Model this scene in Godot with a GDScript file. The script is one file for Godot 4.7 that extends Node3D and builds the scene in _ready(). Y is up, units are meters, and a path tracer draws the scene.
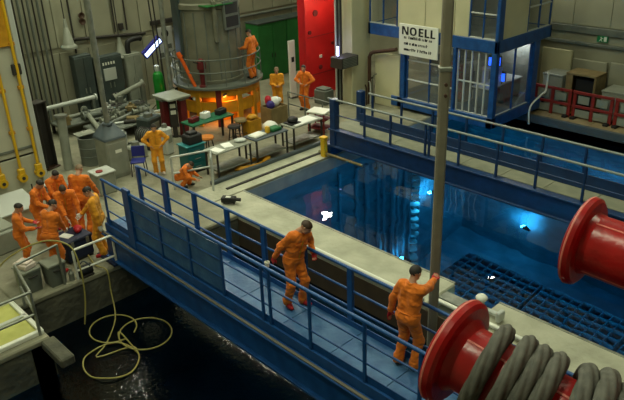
extends Node3D
# A reactor hall seen from the crane: a pool, two blue footbridges, a crew in orange overalls.

var M := {}
var taken := {}
var rng := RandomNumberGenerator.new()

# ---------------------------------------------------------------- helpers
func V(x: float, y: float, z: float) -> Vector3:
	return Vector3(x, y, z)

func S() -> SurfaceTool:
	var s := SurfaceTool.new()
	s.begin(Mesh.PRIMITIVE_TRIANGLES)
	return s

func tri(s: SurfaceTool, a: Vector3, b: Vector3, c: Vector3, na: Vector3, nb: Vector3, nc: Vector3) -> void:
	if (b - a).cross(c - a).dot(na + nb + nc) > 0.0:
		s.set_normal(na); s.add_vertex(a); s.set_normal(nc); s.add_vertex(c); s.set_normal(nb); s.add_vertex(b)
	else:
		s.set_normal(na); s.add_vertex(a); s.set_normal(nb); s.add_vertex(b); s.set_normal(nc); s.add_vertex(c)

func quad(s: SurfaceTool, a: Vector3, b: Vector3, c: Vector3, d: Vector3, n: Vector3) -> void:
	tri(s, a, b, c, n, n, n)
	tri(s, a, c, d, n, n, n)

# a box with chamfered edges
func box(s: SurfaceTool, c: Vector3, size: Vector3, bev := 0.01, basis := Basis.IDENTITY) -> void:
	var h := size * 0.5
	var b := minf(bev, minf(h.x, minf(h.y, h.z)) * 0.45)
	var ax := [basis.x, basis.y, basis.z]
	var hs := [h.x, h.y, h.z]
	for i in 3:
		var j := (i + 1) % 3
		var k := (i + 2) % 3
		for sg in [-1.0, 1.0]:
			var n: Vector3 = ax[i] * sg
			var o: Vector3 = c + n * hs[i]
			var u: Vector3 = ax[j] * (hs[j] - b)
			var w: Vector3 = ax[k] * (hs[k] - b)
			quad(s, o - u - w, o + u - w, o + u + w, o - u + w, n)
	if b < 0.0005:
		return
	for i in 3:
		var j := (i + 1) % 3
		var k := (i + 2) % 3
		for sj in [-1.0, 1.0]:
			for sk in [-1.0, 1.0]:
				var e: Vector3 = ax[i] * (hs[i] - b)
				var p: Vector3 = c + ax[j] * (sj * hs[j]) + ax[k] * (sk * (hs[k] - b))
				var q: Vector3 = c + ax[j] * (sj * (hs[j] - b)) + ax[k] * (sk * hs[k])
				quad(s, p - e, p + e, q + e, q - e, (ax[j] * sj + ax[k] * sk).normalized())
	for sx in [-1.0, 1.0]:
		for sy in [-1.0, 1.0]:
			for sz in [-1.0, 1.0]:
				var p: Vector3 = c + ax[0] * (sx * h.x) + ax[1] * (sy * (h.y - b)) + ax[2] * (sz * (h.z - b))
				var q: Vector3 = c + ax[0] * (sx * (h.x - b)) + ax[1] * (sy * h.y) + ax[2] * (sz * (h.z - b))
				var r: Vector3 = c + ax[0] * (sx * (h.x - b)) + ax[1] * (sy * (h.y - b)) + ax[2] * (sz * h.z)
				var n: Vector3 = (ax[0] * sx + ax[1] * sy + ax[2] * sz).normalized()
				tri(s, p, q, r, n, n, n)

# a box given by its two corners
func bx(s: SurfaceTool, x0: float, x1: float, y0: float, y1: float, z0: float, z1: float, bev := 0.01) -> void:
	box(s, V((x0 + x1) * 0.5, (y0 + y1) * 0.5, (z0 + z1) * 0.5), V(absf(x1 - x0), absf(y1 - y0), absf(z1 - z0)), bev)

func side_of(d: Vector3) -> Vector3:
	var u := d.cross(Vector3.UP if absf(d.y) < 0.9 else Vector3.RIGHT)
	return u.normalized()

# a round bar from a to b, tapering, with capped ends
func bar(s: SurfaceTool, a: Vector3, b: Vector3, r0: float, r1 := -1.0, n := 10, caps := true) -> void:
	if r1 < 0.0:
		r1 = r0
	var d := (b - a).normalized()
	var u := side_of(d)
	var w := d.cross(u)
	for i in n:
		var t0 := TAU * i / n
		var t1 := TAU * (i + 1) / n
		var n0 := u * cos(t0) + w * sin(t0)
		var n1 := u * cos(t1) + w * sin(t1)
		tri(s, a + n0 * r0, a + n1 * r0, b + n1 * r1, n0, n1, n1)
		tri(s, a + n0 * r0, b + n1 * r1, b + n0 * r1, n0, n1, n0)
		if caps:
			tri(s, a, a + n0 * r0, a + n1 * r0, -d, -d, -d)
			tri(s, b, b + n0 * r1, b + n1 * r1, d, d, d)

# a tube along a path
func tube(s: SurfaceTool, pts: PackedVector3Array, r: float, n := 8, lay := 0.0, strands := 0) -> void:
	var rings := []
	var norms := []
	var u := side_of((pts[1] - pts[0]).normalized())
	var run := 0.0
	for i in pts.size():
		var d := (pts[mini(i + 1, pts.size() - 1)] - pts[maxi(i - 1, 0)]).normalized()
		u = (u - d * u.dot(d)).normalized()
		var w := d.cross(u)
		if i > 0:
			run += pts[i].distance_to(pts[i - 1])
		var ring := PackedVector3Array()
		var nn := PackedVector3Array()
		for k in n:
			var t := TAU * k / n
			var rr := r
			var nv := u * cos(t) + w * sin(t)
			if strands > 0:
				var ph := strands * t + run * lay
				rr = r * (0.80 + 0.22 * pow(absf(cos(ph * 0.5)), 0.7))
			ring.append(pts[i] + nv * rr)
			nn.append(nv)
		rings.append(ring)
		norms.append(nn)
	for i in pts.size() - 1:
		for k in n:
			var k1 := (k + 1) % n
			var a: Vector3 = rings[i][k]
			var b: Vector3 = rings[i][k1]
			var c: Vector3 = rings[i + 1][k1]
			var e: Vector3 = rings[i + 1][k]
			if strands > 0:
				var nv := []
				for q in [[i, k], [i, k1], [i + 1, k1], [i + 1, k]]:
					var i0: int = maxi(q[0] - 1, 0)
					var i2: int = mini(q[0] + 1, pts.size() - 1)
					var g: Vector3 = (rings[i2][q[1]] - rings[i0][q[1]]).cross(rings[q[0]][(q[1] + 1) % n] - rings[q[0]][(q[1] + n - 1) % n]).normalized()
					nv.append(g if g.dot(norms[q[0]][q[1]]) > 0.0 else -g)
				tri(s, a, b, c, nv[0], nv[1], nv[2])
				tri(s, a, c, e, nv[0], nv[2], nv[3])
			else:
				tri(s, a, b, c, norms[i][k], norms[i][k1], norms[i + 1][k1])
				tri(s, a, c, e, norms[i][k], norms[i + 1][k1], norms[i + 1][k])
	for k in n:
		var d0 := (pts[0] - pts[1]).normalized()
		tri(s, pts[0], rings[0][k], rings[0][(k + 1) % n], d0, d0, d0)
		var l := pts.size() - 1
		var d1 := (pts[l] - pts[l - 1]).normalized()
		tri(s, pts[l], rings[l][k], rings[l][(k + 1) % n], d1, d1, d1)

# turns a profile of (radius, height) about the local y axis; hard edges
func lathe(s: SurfaceTool, prof: Array, n := 24, xf := Transform3D.IDENTITY, from := 0.0, to := TAU) -> void:
	for i in prof.size() - 1:
		var p: Vector2 = prof[i]
		var q: Vector2 = prof[i + 1]
		var t := q - p
		if t.length() < 0.00001:
			continue
		var nr := Vector2(t.y, -t.x).normalized()
		for k in n:
			var a := from + (to - from) * k / n
			var b := from + (to - from) * (k + 1) / n
			var da := V(cos(a), 0, sin(a))
			var db := V(cos(b), 0, sin(b))
			var na := xf.basis * (da * nr.x + Vector3.UP * nr.y)
			var nb := xf.basis * (db * nr.x + Vector3.UP * nr.y)
			var A := xf * (da * p.x + Vector3.UP * p.y)
			var B := xf * (db * p.x + Vector3.UP * p.y)
			var C := xf * (db * q.x + Vector3.UP * q.y)
			var D := xf * (da * q.x + Vector3.UP * q.y)
			if p.x > 0.00001:
				tri(s, A, B, C, na, nb, nb)
			if q.x > 0.00001:
				tri(s, A, C, D, na, nb, na)

func ball(s: SurfaceTool, c: Vector3, r: Vector3, n := 12) -> void:
	var m := n / 2
	for i in m:
		for k in n:
			var P := []
			var N := []
			for q in [[i, k], [i, k + 1], [i + 1, k + 1], [i + 1, k]]:
				var th: float = PI * q[0] / m
				var ph: float = TAU * q[1] / n
				var d := V(sin(th) * cos(ph), cos(th), sin(th) * sin(ph))
				P.append(c + d * r)
				N.append((d / r).normalized())
			if i > 0:
				tri(s, P[0], P[1], P[2], N[0], N[1], N[2])
			if i < m - 1 or i == 0:
				tri(s, P[0], P[2], P[3], N[0], N[2], N[3])

func curve(ctrl: Array, per := 8) -> PackedVector3Array:      # Catmull-Rom through the points
	var out := PackedVector3Array()
	for i in ctrl.size() - 1:
		var a: Vector3 = ctrl[maxi(i - 1, 0)]
		var b: Vector3 = ctrl[i]
		var c: Vector3 = ctrl[i + 1]
		var d: Vector3 = ctrl[mini(i + 2, ctrl.size() - 1)]
		for k in per:
			out.append(b.cubic_interpolate(c, a, d, float(k) / per))
	out.append(ctrl[-1])
	return out

func numbered(called: String) -> String:
	if not taken.has(called):
		taken[called] = 0
		return called
	taken[called] += 1
	return "%s_%03d" % [called, taken[called]]

func inside(o: Node3D, called: String, parent: Node) -> void:
	if parent == self:
		o.name = numbered(called)
		add_child(o, true)
		return
	var key := "n_" + called
	var k: int = parent.get_meta(key, 0)
	parent.set_meta(key, k + 1)
	o.name = called if k == 0 else "%s_%03d" % [called, k]
	parent.add_child(o, true)

func part(called: String, s: SurfaceTool, m: Material, parent: Node) -> MeshInstance3D:
	return mesh_part(called, s.commit(), m, parent)

func mesh_part(called: String, me: Mesh, m: Material, parent: Node, at := Transform3D.IDENTITY) -> MeshInstance3D:
	var o := MeshInstance3D.new()
	o.mesh = me
	o.material_override = m
	o.transform = at
	inside(o, called, parent)
	return o

func tag(o: Node, label: String, category: String, group := "", kind := "") -> void:
	if label: o.set_meta("label", label)
	if category: o.set_meta("category", category)
	if group: o.set_meta("group", group)
	if kind: o.set_meta("kind", kind)

func thing(called: String, label: String, category: String, at := Vector3.ZERO, turn := 0.0, group := "") -> Node3D:
	var o := Node3D.new()
	inside(o, called, self)
	o.position = at
	o.rotation.y = turn
	tag(o, label, category, group)
	return o

func solo(called: String, label: String, category: String, s: SurfaceTool, m: Material, group := "", at := Vector3.ZERO, turn := 0.0) -> MeshInstance3D:
	var o := part(called, s, m, self)
	o.position = at
	o.rotation.y = turn
	tag(o, label, category, group)
	return o

func struct(called: String, s: SurfaceTool, m: Material, label := "") -> MeshInstance3D:
	var o := part(called, s, m, self)
	tag(o, label, "", "", "structure")
	return o

func copy(o: Node3D, at: Vector3, turn: float, label := "") -> Node3D:
	var base: String = RegEx.create_from_string("_[0-9]{3}$").sub(o.name, "")
	var c: Node3D = o.duplicate()
	c.name = numbered(base)
	add_child(c, true)
	c.position = at
	c.rotation.y = turn
	if label: c.set_meta("label", label)
	return c

# ---------------------------------------------------------------- materials
func C(r: float, g: float, b: float) -> Color:
	return Color(r / 255.0, g / 255.0, b / 255.0)

func plain(c: Color, rough := 0.6, metal := 0.0) -> StandardMaterial3D:
	var m := StandardMaterial3D.new()
	m.albedo_color = c
	m.roughness = rough
	m.metallic = metal
	return m

func noise(freq: float, seed_n: int, octaves := 4, kind := FastNoiseLite.TYPE_SIMPLEX_SMOOTH) -> FastNoiseLite:
	var f := FastNoiseLite.new()
	f.seed = seed_n
	f.frequency = freq
	f.noise_type = kind
	f.fractal_octaves = octaves
	return f

func noise_tex(f: FastNoiseLite, a: Color, b: Color, size := 256, mid := Color(0, 0, 0, 0)) -> NoiseTexture2D:
	var t := NoiseTexture2D.new()
	t.width = size
	t.height = size
	t.seamless = true
	t.noise = f
	var g := Gradient.new()
	g.set_color(0, a)
	g.set_color(1, b)
	if mid.a > 0.0:
		g.add_point(0.5, mid)
	t.color_ramp = g
	return t

func bumps(freq: float, seed_n: int, strength: float, octaves := 3) -> NoiseTexture2D:
	var t := NoiseTexture2D.new()
	t.width = 256
	t.height = 256
	t.seamless = true
	t.noise = noise(freq, seed_n, octaves)
	t.as_normal_map = true
	t.bump_strength = strength
	return t

# a painted or cast surface: two tones mottled together, with fine relief
func rough_mat(a: Color, b: Color, scale: float, rough: float, seed_n: int, metal := 0.0, bump := 0.0) -> StandardMaterial3D:
	var m := plain(Color.WHITE, rough, metal)
	m.albedo_texture = noise_tex(noise(0.012, seed_n, 5), a, b)
	m.uv1_triplanar = true
	m.uv1_world_triplanar = true
	m.uv1_scale = Vector3.ONE * scale
	if bump > 0.0:
		m.normal_enabled = true
		m.normal_texture = bumps(0.05, seed_n + 7, bump)
		m.normal_scale = 0.6
	return m

func make_materials() -> void:
	M.concrete = rough_mat(C(156, 155, 136), C(188, 187, 166), 0.35, 0.85, 3, 0.0, 2.0)
	M.floor = rough_mat(C(112, 110, 92), C(156, 152, 130), 0.22, 0.8, 11, 0.0, 2.0)
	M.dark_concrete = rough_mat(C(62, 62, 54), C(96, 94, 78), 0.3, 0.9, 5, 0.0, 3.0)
	M.wall = rough_mat(C(138, 136, 116), C(158, 156, 134), 0.15, 0.85, 21)
	M.cream = rough_mat(C(188, 184, 148), C(206, 200, 164), 0.2, 0.6, 31)
	M.gate = rough_mat(C(172, 172, 154), C(190, 188, 168), 0.2, 0.55, 33)
	M.blue = rough_mat(C(14, 62, 120), C(28, 84, 148), 0.8, 0.42, 41)
	M.dimmed_blue = rough_mat(C(10, 42, 84), C(20, 58, 106), 0.8, 0.45, 42)  # bridge blue darkened, the far bridge's dimmer light put into the colour
	M.deck = rough_mat(C(40, 82, 132), C(76, 118, 160), 0.7, 0.45, 43, 0.0, 1.0)
	M.far_deck = rough_mat(C(122, 124, 106), C(146, 146, 124), 0.5, 0.7, 45)
	M.navy = plain(C(16, 34, 66), 0.55)
	M.dark_brown = rough_mat(C(58, 46, 34), C(78, 64, 46), 0.4, 0.8, 46)
	M.tan = rough_mat(C(136, 118, 84), C(160, 142, 106), 0.4, 0.8, 47)
	M.red = rough_mat(C(182, 14, 20), C(206, 26, 28), 0.3, 0.45, 51)
	M.drum = rough_mat(C(142, 8, 10), C(182, 20, 20), 4.0, 0.32, 53, 0.0, 1.0)
	M.drum_edge = plain(C(214, 120, 108), 0.45)
	M.dark_red = plain(C(96, 16, 18), 0.6)
	M.green = rough_mat(C(24, 96, 40), C(38, 116, 52), 0.4, 0.55, 55)
	M.teal = plain(C(10, 92, 96), 0.5)
	M.yellow = plain(C(214, 168, 22), 0.5)
	M.ochre = rough_mat(C(170, 118, 14), C(208, 150, 26), 0.8, 0.5, 57)
	M.steel = rough_mat(C(120, 124, 116), C(160, 162, 150), 0.9, 0.42, 61, 0.5)
	M.cask = rough_mat(C(104, 104, 88), C(132, 130, 112), 0.4, 0.55, 63, 0.25)
	M.grey = rough_mat(C(124, 128, 116), C(150, 152, 138), 0.5, 0.55, 65)
	M.mid_grey = rough_mat(C(84, 90, 84), C(112, 116, 106), 0.6, 0.6, 67)
	M.dark_green = rough_mat(C(48, 58, 58), C(64, 74, 70), 0.5, 0.6, 69)
	M.slate = plain(C(72, 82, 88), 0.5)
	M.black = plain(C(24, 24, 24), 0.6)
	M.dark = plain(C(46, 42, 38), 0.7)
	M.brown = plain(C(66, 42, 26), 0.6)
	M.rail_grey = plain(C(128, 134, 130), 0.45, 0.2)
	M.mast = rough_mat(C(118, 112, 96), C(138, 132, 112), 0.8, 0.5, 79)
	M.strip = plain(C(104, 98, 86), 0.6)
	M.white = plain(C(226, 226, 214), 0.5)
	M.pale = plain(C(186, 190, 184), 0.45, 0.1)
	M.paper = plain(C(232, 232, 226), 0.8)
	M.sheet = rough_mat(C(172, 172, 84), C(196, 194, 112), 0.6, 0.6, 71)
	M.wood = rough_mat(C(108, 92, 58), C(136, 118, 78), 0.7, 0.7, 73)
	M.barrier_red = plain(C(132, 30, 22), 0.6)
	M.hose = plain(C(150, 140, 76), 0.55)
	M.orange = plain(C(226, 92, 14), 0.8)
	M.rope = rough_mat(C(62, 62, 56), C(96, 94, 84), 9.0, 0.75, 75)
	M.blue_box = plain(C(22, 34, 62), 0.6)
	M.liner = rough_mat(C(120, 130, 134), C(160, 168, 170), 0.3, 0.5, 77)
	M.rack = plain(C(150, 160, 164), 0.5, 0.2)
	M.sign_black = plain(C(18, 18, 18), 0.6)
	M.exit_green = plain(C(12, 120, 70), 0.5)
	M.glass = plain(Color(0.9, 0.96, 1.0, 0.03), 0.02)
	M.glass.transparency = BaseMaterial3D.TRANSPARENCY_ALPHA
	# overalls
	M.suit = cloth(C(206, 102, 14), C(230, 122, 22), 81)
	M.suit_yellow = cloth(C(212, 138, 20), C(230, 158, 34), 83)
	M.skin = plain(Color.WHITE, 0.55)
	M.skin.vertex_color_use_as_albedo = true
	M.hair = plain(C(32, 24, 18), 0.7)
	M.hair_brown = plain(C(58, 38, 22), 0.7)
	M.hair_grey = plain(C(130, 108, 84), 0.7)
	M.glove_red = plain(C(176, 16, 30), 0.6)
	M.glove_white = plain(C(226, 226, 220), 0.7)
	M.boot_red = plain(C(170, 18, 24), 0.55)
	M.boot_white = plain(C(206, 190, 180), 0.6)
	# water: a clear blue-tinted body, its surface rippled
	M.water = water(Color(0.03, 0.34, 0.74, 0.0), 0.10, 0.06)
	M.pit_water = water(Color(0.05, 0.20, 0.42, 0.0), 1.3, 0.42)

func cloth(a: Color, b: Color, seed_n: int) -> StandardMaterial3D:
	var m := rough_mat(a, b, 2.0, 0.85, seed_n, 0.0, 1.5)
	m.uv1_world_triplanar = false
	m.rim_enabled = true
	m.rim = 0.2
	m.rim_tint = 0.6
	return m

func water(c: Color, scale: float, strength: float) -> StandardMaterial3D:
	var m := plain(c, 0.0)
	m.refraction_enabled = true
	m.refraction_scale = 0.033
	m.normal_enabled = true
	m.normal_texture = bumps(0.02, 91, 4.0, 3)
	m.normal_scale = strength
	m.uv1_triplanar = true
	m.uv1_world_triplanar = true
	m.uv1_scale = Vector3.ONE * scale
	return m

func glow(c: Color, energy: float) -> StandardMaterial3D:
	var m := plain(c, 0.5)
	m.emission_enabled = true
	m.emission = c
	m.emission_energy_multiplier = energy
	return m

# ---------------------------------------------------------------- scene
func _ready() -> void:
	rng.seed = 20240611
	camera_and_light()
	make_materials()
	hall()
	pool()
	pit()
	lamps()
	far_bridge()
	near_bridge()
	cabin()
	far_right()
	back_left()
	cask_stand()
	red_column()
	lifting_gate()
	benches()
	left_platform()
	masts()
	winch()
	people()

func camera_and_light() -> void:
	var cam := Camera3D.new()
	cam.name = "camera"
	cam.position = V(0, 8, 0)
	cam.rotation_order = EULER_ORDER_YXZ
	cam.rotation = V(deg_to_rad(-25.1), deg_to_rad(46.9), deg_to_rad(-2.13))
	cam.fov = rad_to_deg(2.0 * atan(200.0 / 685.0))
	cam.near = 0.05
	cam.far = 120.0
	add_child(cam)
	var we := WorldEnvironment.new()
	we.name = "environment"
	var e := Environment.new()
	e.background_mode = Environment.BG_COLOR
	e.background_color = Color(0.01, 0.01, 0.01)
	e.tonemap_mode = Environment.TONE_MAPPER_LINEAR
	e.tonemap_exposure = 1.0
	e.sdfgi_enabled = true
	e.ssao_enabled = true
	e.ssil_enabled = true
	we.environment = e
	add_child(we)
	# the hall's ceiling lights: an area light just below each glowing panel
	for p in CEILING:
		var l := AreaLight3D.new()
		l.name = "ceiling_area_light"
		l.area_size = Vector2(1.5, 1.5)
		l.light_color = Color(0.97, 1.0, 0.86)
		l.light_energy = p[2] * 34.0
		l.position = V(p[0], 14.66, p[1])
		l.rotation.x = -PI / 2
		l.area_range = 60.0
		l.area_attenuation = 2.0
		l.shadow_enabled = true
		add_child(l, true)

const ORD := ["first", "second", "third", "fourth", "fifth", "sixth", "seventh", "eighth", "ninth", "tenth"]
const CEILING := [[-21.5, -8.0, 1.0], [-21.5, -15.5, 1.0], [-14.0, -4.0, 0.7], [-14.0, -11.5, 1.0], [-14.0, -19.0, 0.42], [-6.5, -6.0, 0.8], [-6.5, -13.0, 0.55], [0.5, -8.0, 0.5], [-3.0, 0.5, 0.7], [-9.0, 1.5, 0.8]]  # last ceiling light is added to brighten the near bridge's front beam

func hall() -> void:
	var s := S(); bx(s, -24.9, -24.5, -1.0, 15.2, -24.9, 6.4, 0.0); var wl := struct("wall_left", s, M.wall)
	s = S(); bx(s, -24.9, 6.4, -12.0, 15.2, -24.9, -24.5, 0.0); var wr := struct("wall_right", s, M.wall)
	s = S(); bx(s, 6.0, 6.4, -12.0, 15.2, -24.5, 6.4, 0.0); struct("wall_far", s, M.wall)
	s = S(); bx(s, -24.5, 6.0, -12.0, 15.2, 6.0, 6.4, 0.0); struct("wall_near", s, M.wall)
	s = S(); bx(s, -24.9, 6.4, 15.0, 15.4, -24.9, 6.4, 0.0); struct("ceiling", s, M.wall)
	# floors round the openings
	s = S(); bx(s, -24.5, -14.4, -1.2, 0.0, -24.5, -9.75, 0.03); struct("floor", s, M.floor)
	s = S(); bx(s, -24.5, -13.3, -0.14, 0.0, -9.75, -3.8, 0.03); struct("floor", s, M.floor)
	s = S(); bx(s, -24.5, -11.78, -0.14, 0.0, -3.8, 6.0, 0.03); struct("floor", s, M.floor)
	s = S(); bx(s, -15.3, -14.4, -0.01, 0.015, -15.3, -9.75, 0.005); struct("trim_6", s, M.concrete)
	s = S(); bx(s, -14.4, 6.0, -1.2, -0.03, -24.5, -22.1, 0.03); var fr := struct("floor", s, M.dark_concrete)
	# tiles of the walkway beyond the pool
	for i in 26:
		var x0 := -14.36 + i * 0.78
		for k in 3:
			s = S(); bx(s, x0, x0 + 0.765, -0.03, rng.randf_range(-0.002, 0.004), -22.1 - 0.78 * (k + 1) + 0.015, -22.1 - 0.78 * k, 0.008)
			part("floor_tile", s, M.tan, fr)
	s = S(); bx(s, -14.4, 6.0, -0.25, 0.03, -22.1, -21.95, 0.01); var tr := struct("trim_1", s, M.slate)
	# the pale painted bands and pipes on the right wall
	s = S(); bx(s, -24.5, 6.0, 2.58, 2.84, -24.5, -24.38, 0.02); struct("trim_2", s, M.mid_grey)
	s = S(); bx(s, -24.5, 6.0, 2.16, 2.28, -24.5, -24.36, 0.02); struct("trim_3", s, M.mid_grey)
	for i in 16:
		s = S(); bx(s, -16.0 + i * 1.4, -16.0 + i * 1.4 + 1.38, 2.86, 5.6, -24.5, -24.46, 0.01); part("wall_panel", s, M.wall, wr)
	# left wall: cladding panels with dark joints, a skirting pipe at 2.5 m
	for i in 20:
		var z0 := -24.3 + i * 1.15
		s = S(); bx(s, -24.5, -24.44, 2.75, 6.0, z0, z0 + 1.11, 0.01); part("wall_panel", s, M.wall, wl)
		s = S(); bx(s, -24.5, -24.45, 0.0, 2.55, z0, z0 + 1.11, 0.01); part("wall_panel", s, M.wall, wl)

func pool() -> void:
	# pool, 11 m deep, lined with pale steel
	var s := S(); bx(s, -14.8, -14.4, -11.4, -1.2, -22.5, -10.4, 0.0); var lw := struct("wall_pool_left", s, M.liner)
	s = S(); bx(s, -14.4, 6.0, -11.4, -0.25, -22.5, -22.1, 0.0); struct("wall_pool_back", s, M.liner)
	s = S(); bx(s, -14.8, 6.0, -11.8, -11.4, -22.5, -10.4, 0.0); struct("floor_pool", s, M.liner)
	s = S(); bx(s, -14.4, -7.1, -11.4, 0.0, -10.8, -9.75, 0.03); struct("wall_pool_front", s, M.concrete, "")
	s = S(); bx(s, -6.05, 6.0, -11.4, 0.0, -10.8, -9.75, 0.03); struct("wall_pool_front", s, M.concrete, "")
	s = S(); bx(s, -14.41, -14.38, -11.4, -0.06, -22.1, -10.8, 0.0); struct("wall_pool_lining", s, M.liner)
	s = S(); bx(s, -14.4, 6.0, -1.2, -0.16, -9.76, -9.73, 0.0); struct("wall_pit_back", s, M.dark_brown)  # thin dark brown facing over the slab's pit side
	s = S(); bx(s, -7.1, -6.05, -11.4, -0.3, -10.5, -10.1, 0.0); struct("wall_pool_gate", s, M.mid_grey)
	s = S(); bx(s, -14.4, 6.0, -0.451, -0.45, -22.1, -10.8, 0.0)
	s = S(); quad(s, V(-14.4, -0.45, -22.1), V(6, -0.45, -22.1), V(6, -0.45, -10.8), V(-14.4, -0.45, -10.8), Vector3.UP)
	var w := solo("pool_water", "still deep blue water of the large pool under the far bridge", "water", s, M.water)
	w.set_meta("kind", "stuff")
	# steel edge angle along the near slab
	s = S(); bx(s, -14.4, -7.12, -0.05, 0.012, -10.83, -10.77, 0.004); struct("trim_4", s, M.steel)
	s = S(); bx(s, -6.03, 6.0, -0.05, 0.012, -10.83, -10.77, 0.004); struct("trim_5", s, M.steel)
	# pipes standing down the left pool wall
	var zz := [-14.6, -15.4, -15.9, -16.5, -16.8, -17.3, -17.6, -18.0, -18.75, -20.1]
	for i in zz.size():
		s = S(); bar(s, V(-14.25, -11.3, zz[i]), V(-14.25, -0.9 - 0.1 * (i % 3), zz[i]), 0.05 + 0.02 * (i % 3), -1, 8)
		for k in 4:
			box(s, V(-14.32, -2.0 - 2.6 * k, zz[i]), V(0.16, 0.08, 0.2), 0.01)
		solo("wall_pipe", "%s steel pipe under water along the left pool wall, counted from the near slab" % ORD[i], "pipe", s, M.rack, "underwater pipes on the left pool wall")
	# a slotted ladder with round rungs down the wall
	var ld := thing("wall_ladder", "underwater ladder of pale round steps down the pool wall, beside the bright lamp", "ladder", V(-14.2, -11.3, -18.45))
	for d in [-0.16, 0.16]:
		s = S(); bar(s, V(0, 0, d), V(0, 9.0, d), 0.03, -1, 6); part("rail", s, M.rack, ld)
	for i in 16:
		s = S(); lathe(s, [Vector2(0, 0.0), Vector2(0.17, 0.0), Vector2(0.17, 0.12), Vector2(0, 0.16)], 10, Transform3D(Basis.IDENTITY, V(0.06, 0.4 + i * 0.55, 0))); part("rung", s, M.white, ld)
	# storage racks: crossed plates making open cells
	for r in 3:
		var o := thing("storage_rack", ["square-celled steel storage rack under water, nearest the pool's left wall", "square-celled steel storage rack under water, middle one of the row beside the slab gap", "square-celled steel storage rack under water, furthest right behind the red drums"][r], "rack", V([-10.7, -7.95, -5.2][r], -11.4, -14.9), 0.0, "underwater storage racks")
		for i in 10:
			s = S(); bx(s, i * 0.29 - 0.012, i * 0.29 + 0.012, 0.0, 5.4, -2.0, 2.03, 0.0); part("cell_plate", s, M.rack, o)
		for i in 15:
			s = S(); bx(s, -0.02, 2.63, 0.0, 5.4, -2.0 + i * 0.288 - 0.012, -2.0 + i * 0.288 + 0.012, 0.0); part("cell_plate", s, M.rack, o)
	# underwater lamps
	pool_lamp("underwater lamp glowing cyan near the top of the left pool wall", V(-14.0, -6.1, -19.35), V(-0.5, 0.05, 0.85), 4.2)
	pool_lamp("underwater lamp glowing cyan on the back pool wall, right of the tall mast", V(-11.3, -8.9, -21.7), V(-0.9, 0.1, -0.3), 2.4)
	pool_lamp("small underwater lamp low on the left pool wall below the ladder", V(-13.8, -9.4, -17.5), V(-0.8, 0.2, 0.5), 0.6)
	for p in [[-4.0, -16.0, 1.4], [1.5, -18.0, 2.0], [-8.4, -11.35, 7.0], [-4.6, -11.35, 7.0], [-8.5, -20.8, 1.2]]:  # added lamps, kept unseen, that brighten the pool water and the racks
		pool_lamp("added unseen underwater lamp brightening the pool water and the racks", V(p[0], -3.0, p[1]), V(0, -1, 0), p[2])

func pool_lamp(label: String, at: Vector3, towards: Vector3, energy: float) -> void:
	var o := thing("underwater_lamp", label, "lamp", at, 0.0, "underwater lamps of the pool")
	var d := towards.normalized()
	var s := S(); bar(s, -d * 0.22, d * 0.05, 0.07, 0.11, 12); part("housing", s, M.black, o)
	s = S(); ball(s, d * 0.10, Vector3.ONE * 0.09, 10); part("bulb", s, glow(Color(0.75, 1.0, 1.0), 12.0), o)
	var l := OmniLight3D.new()
	l.name = "underwater_light"
	l.light_color = Color(0.6, 1.0, 1.0)
	l.light_energy = energy
	l.light_size = 0.09
	l.omni_range = 40.0
	l.omni_attenuation = 2.0
	l.shadow_enabled = true
	l.position = d * 0.10
	o.add_child(l)

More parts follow.
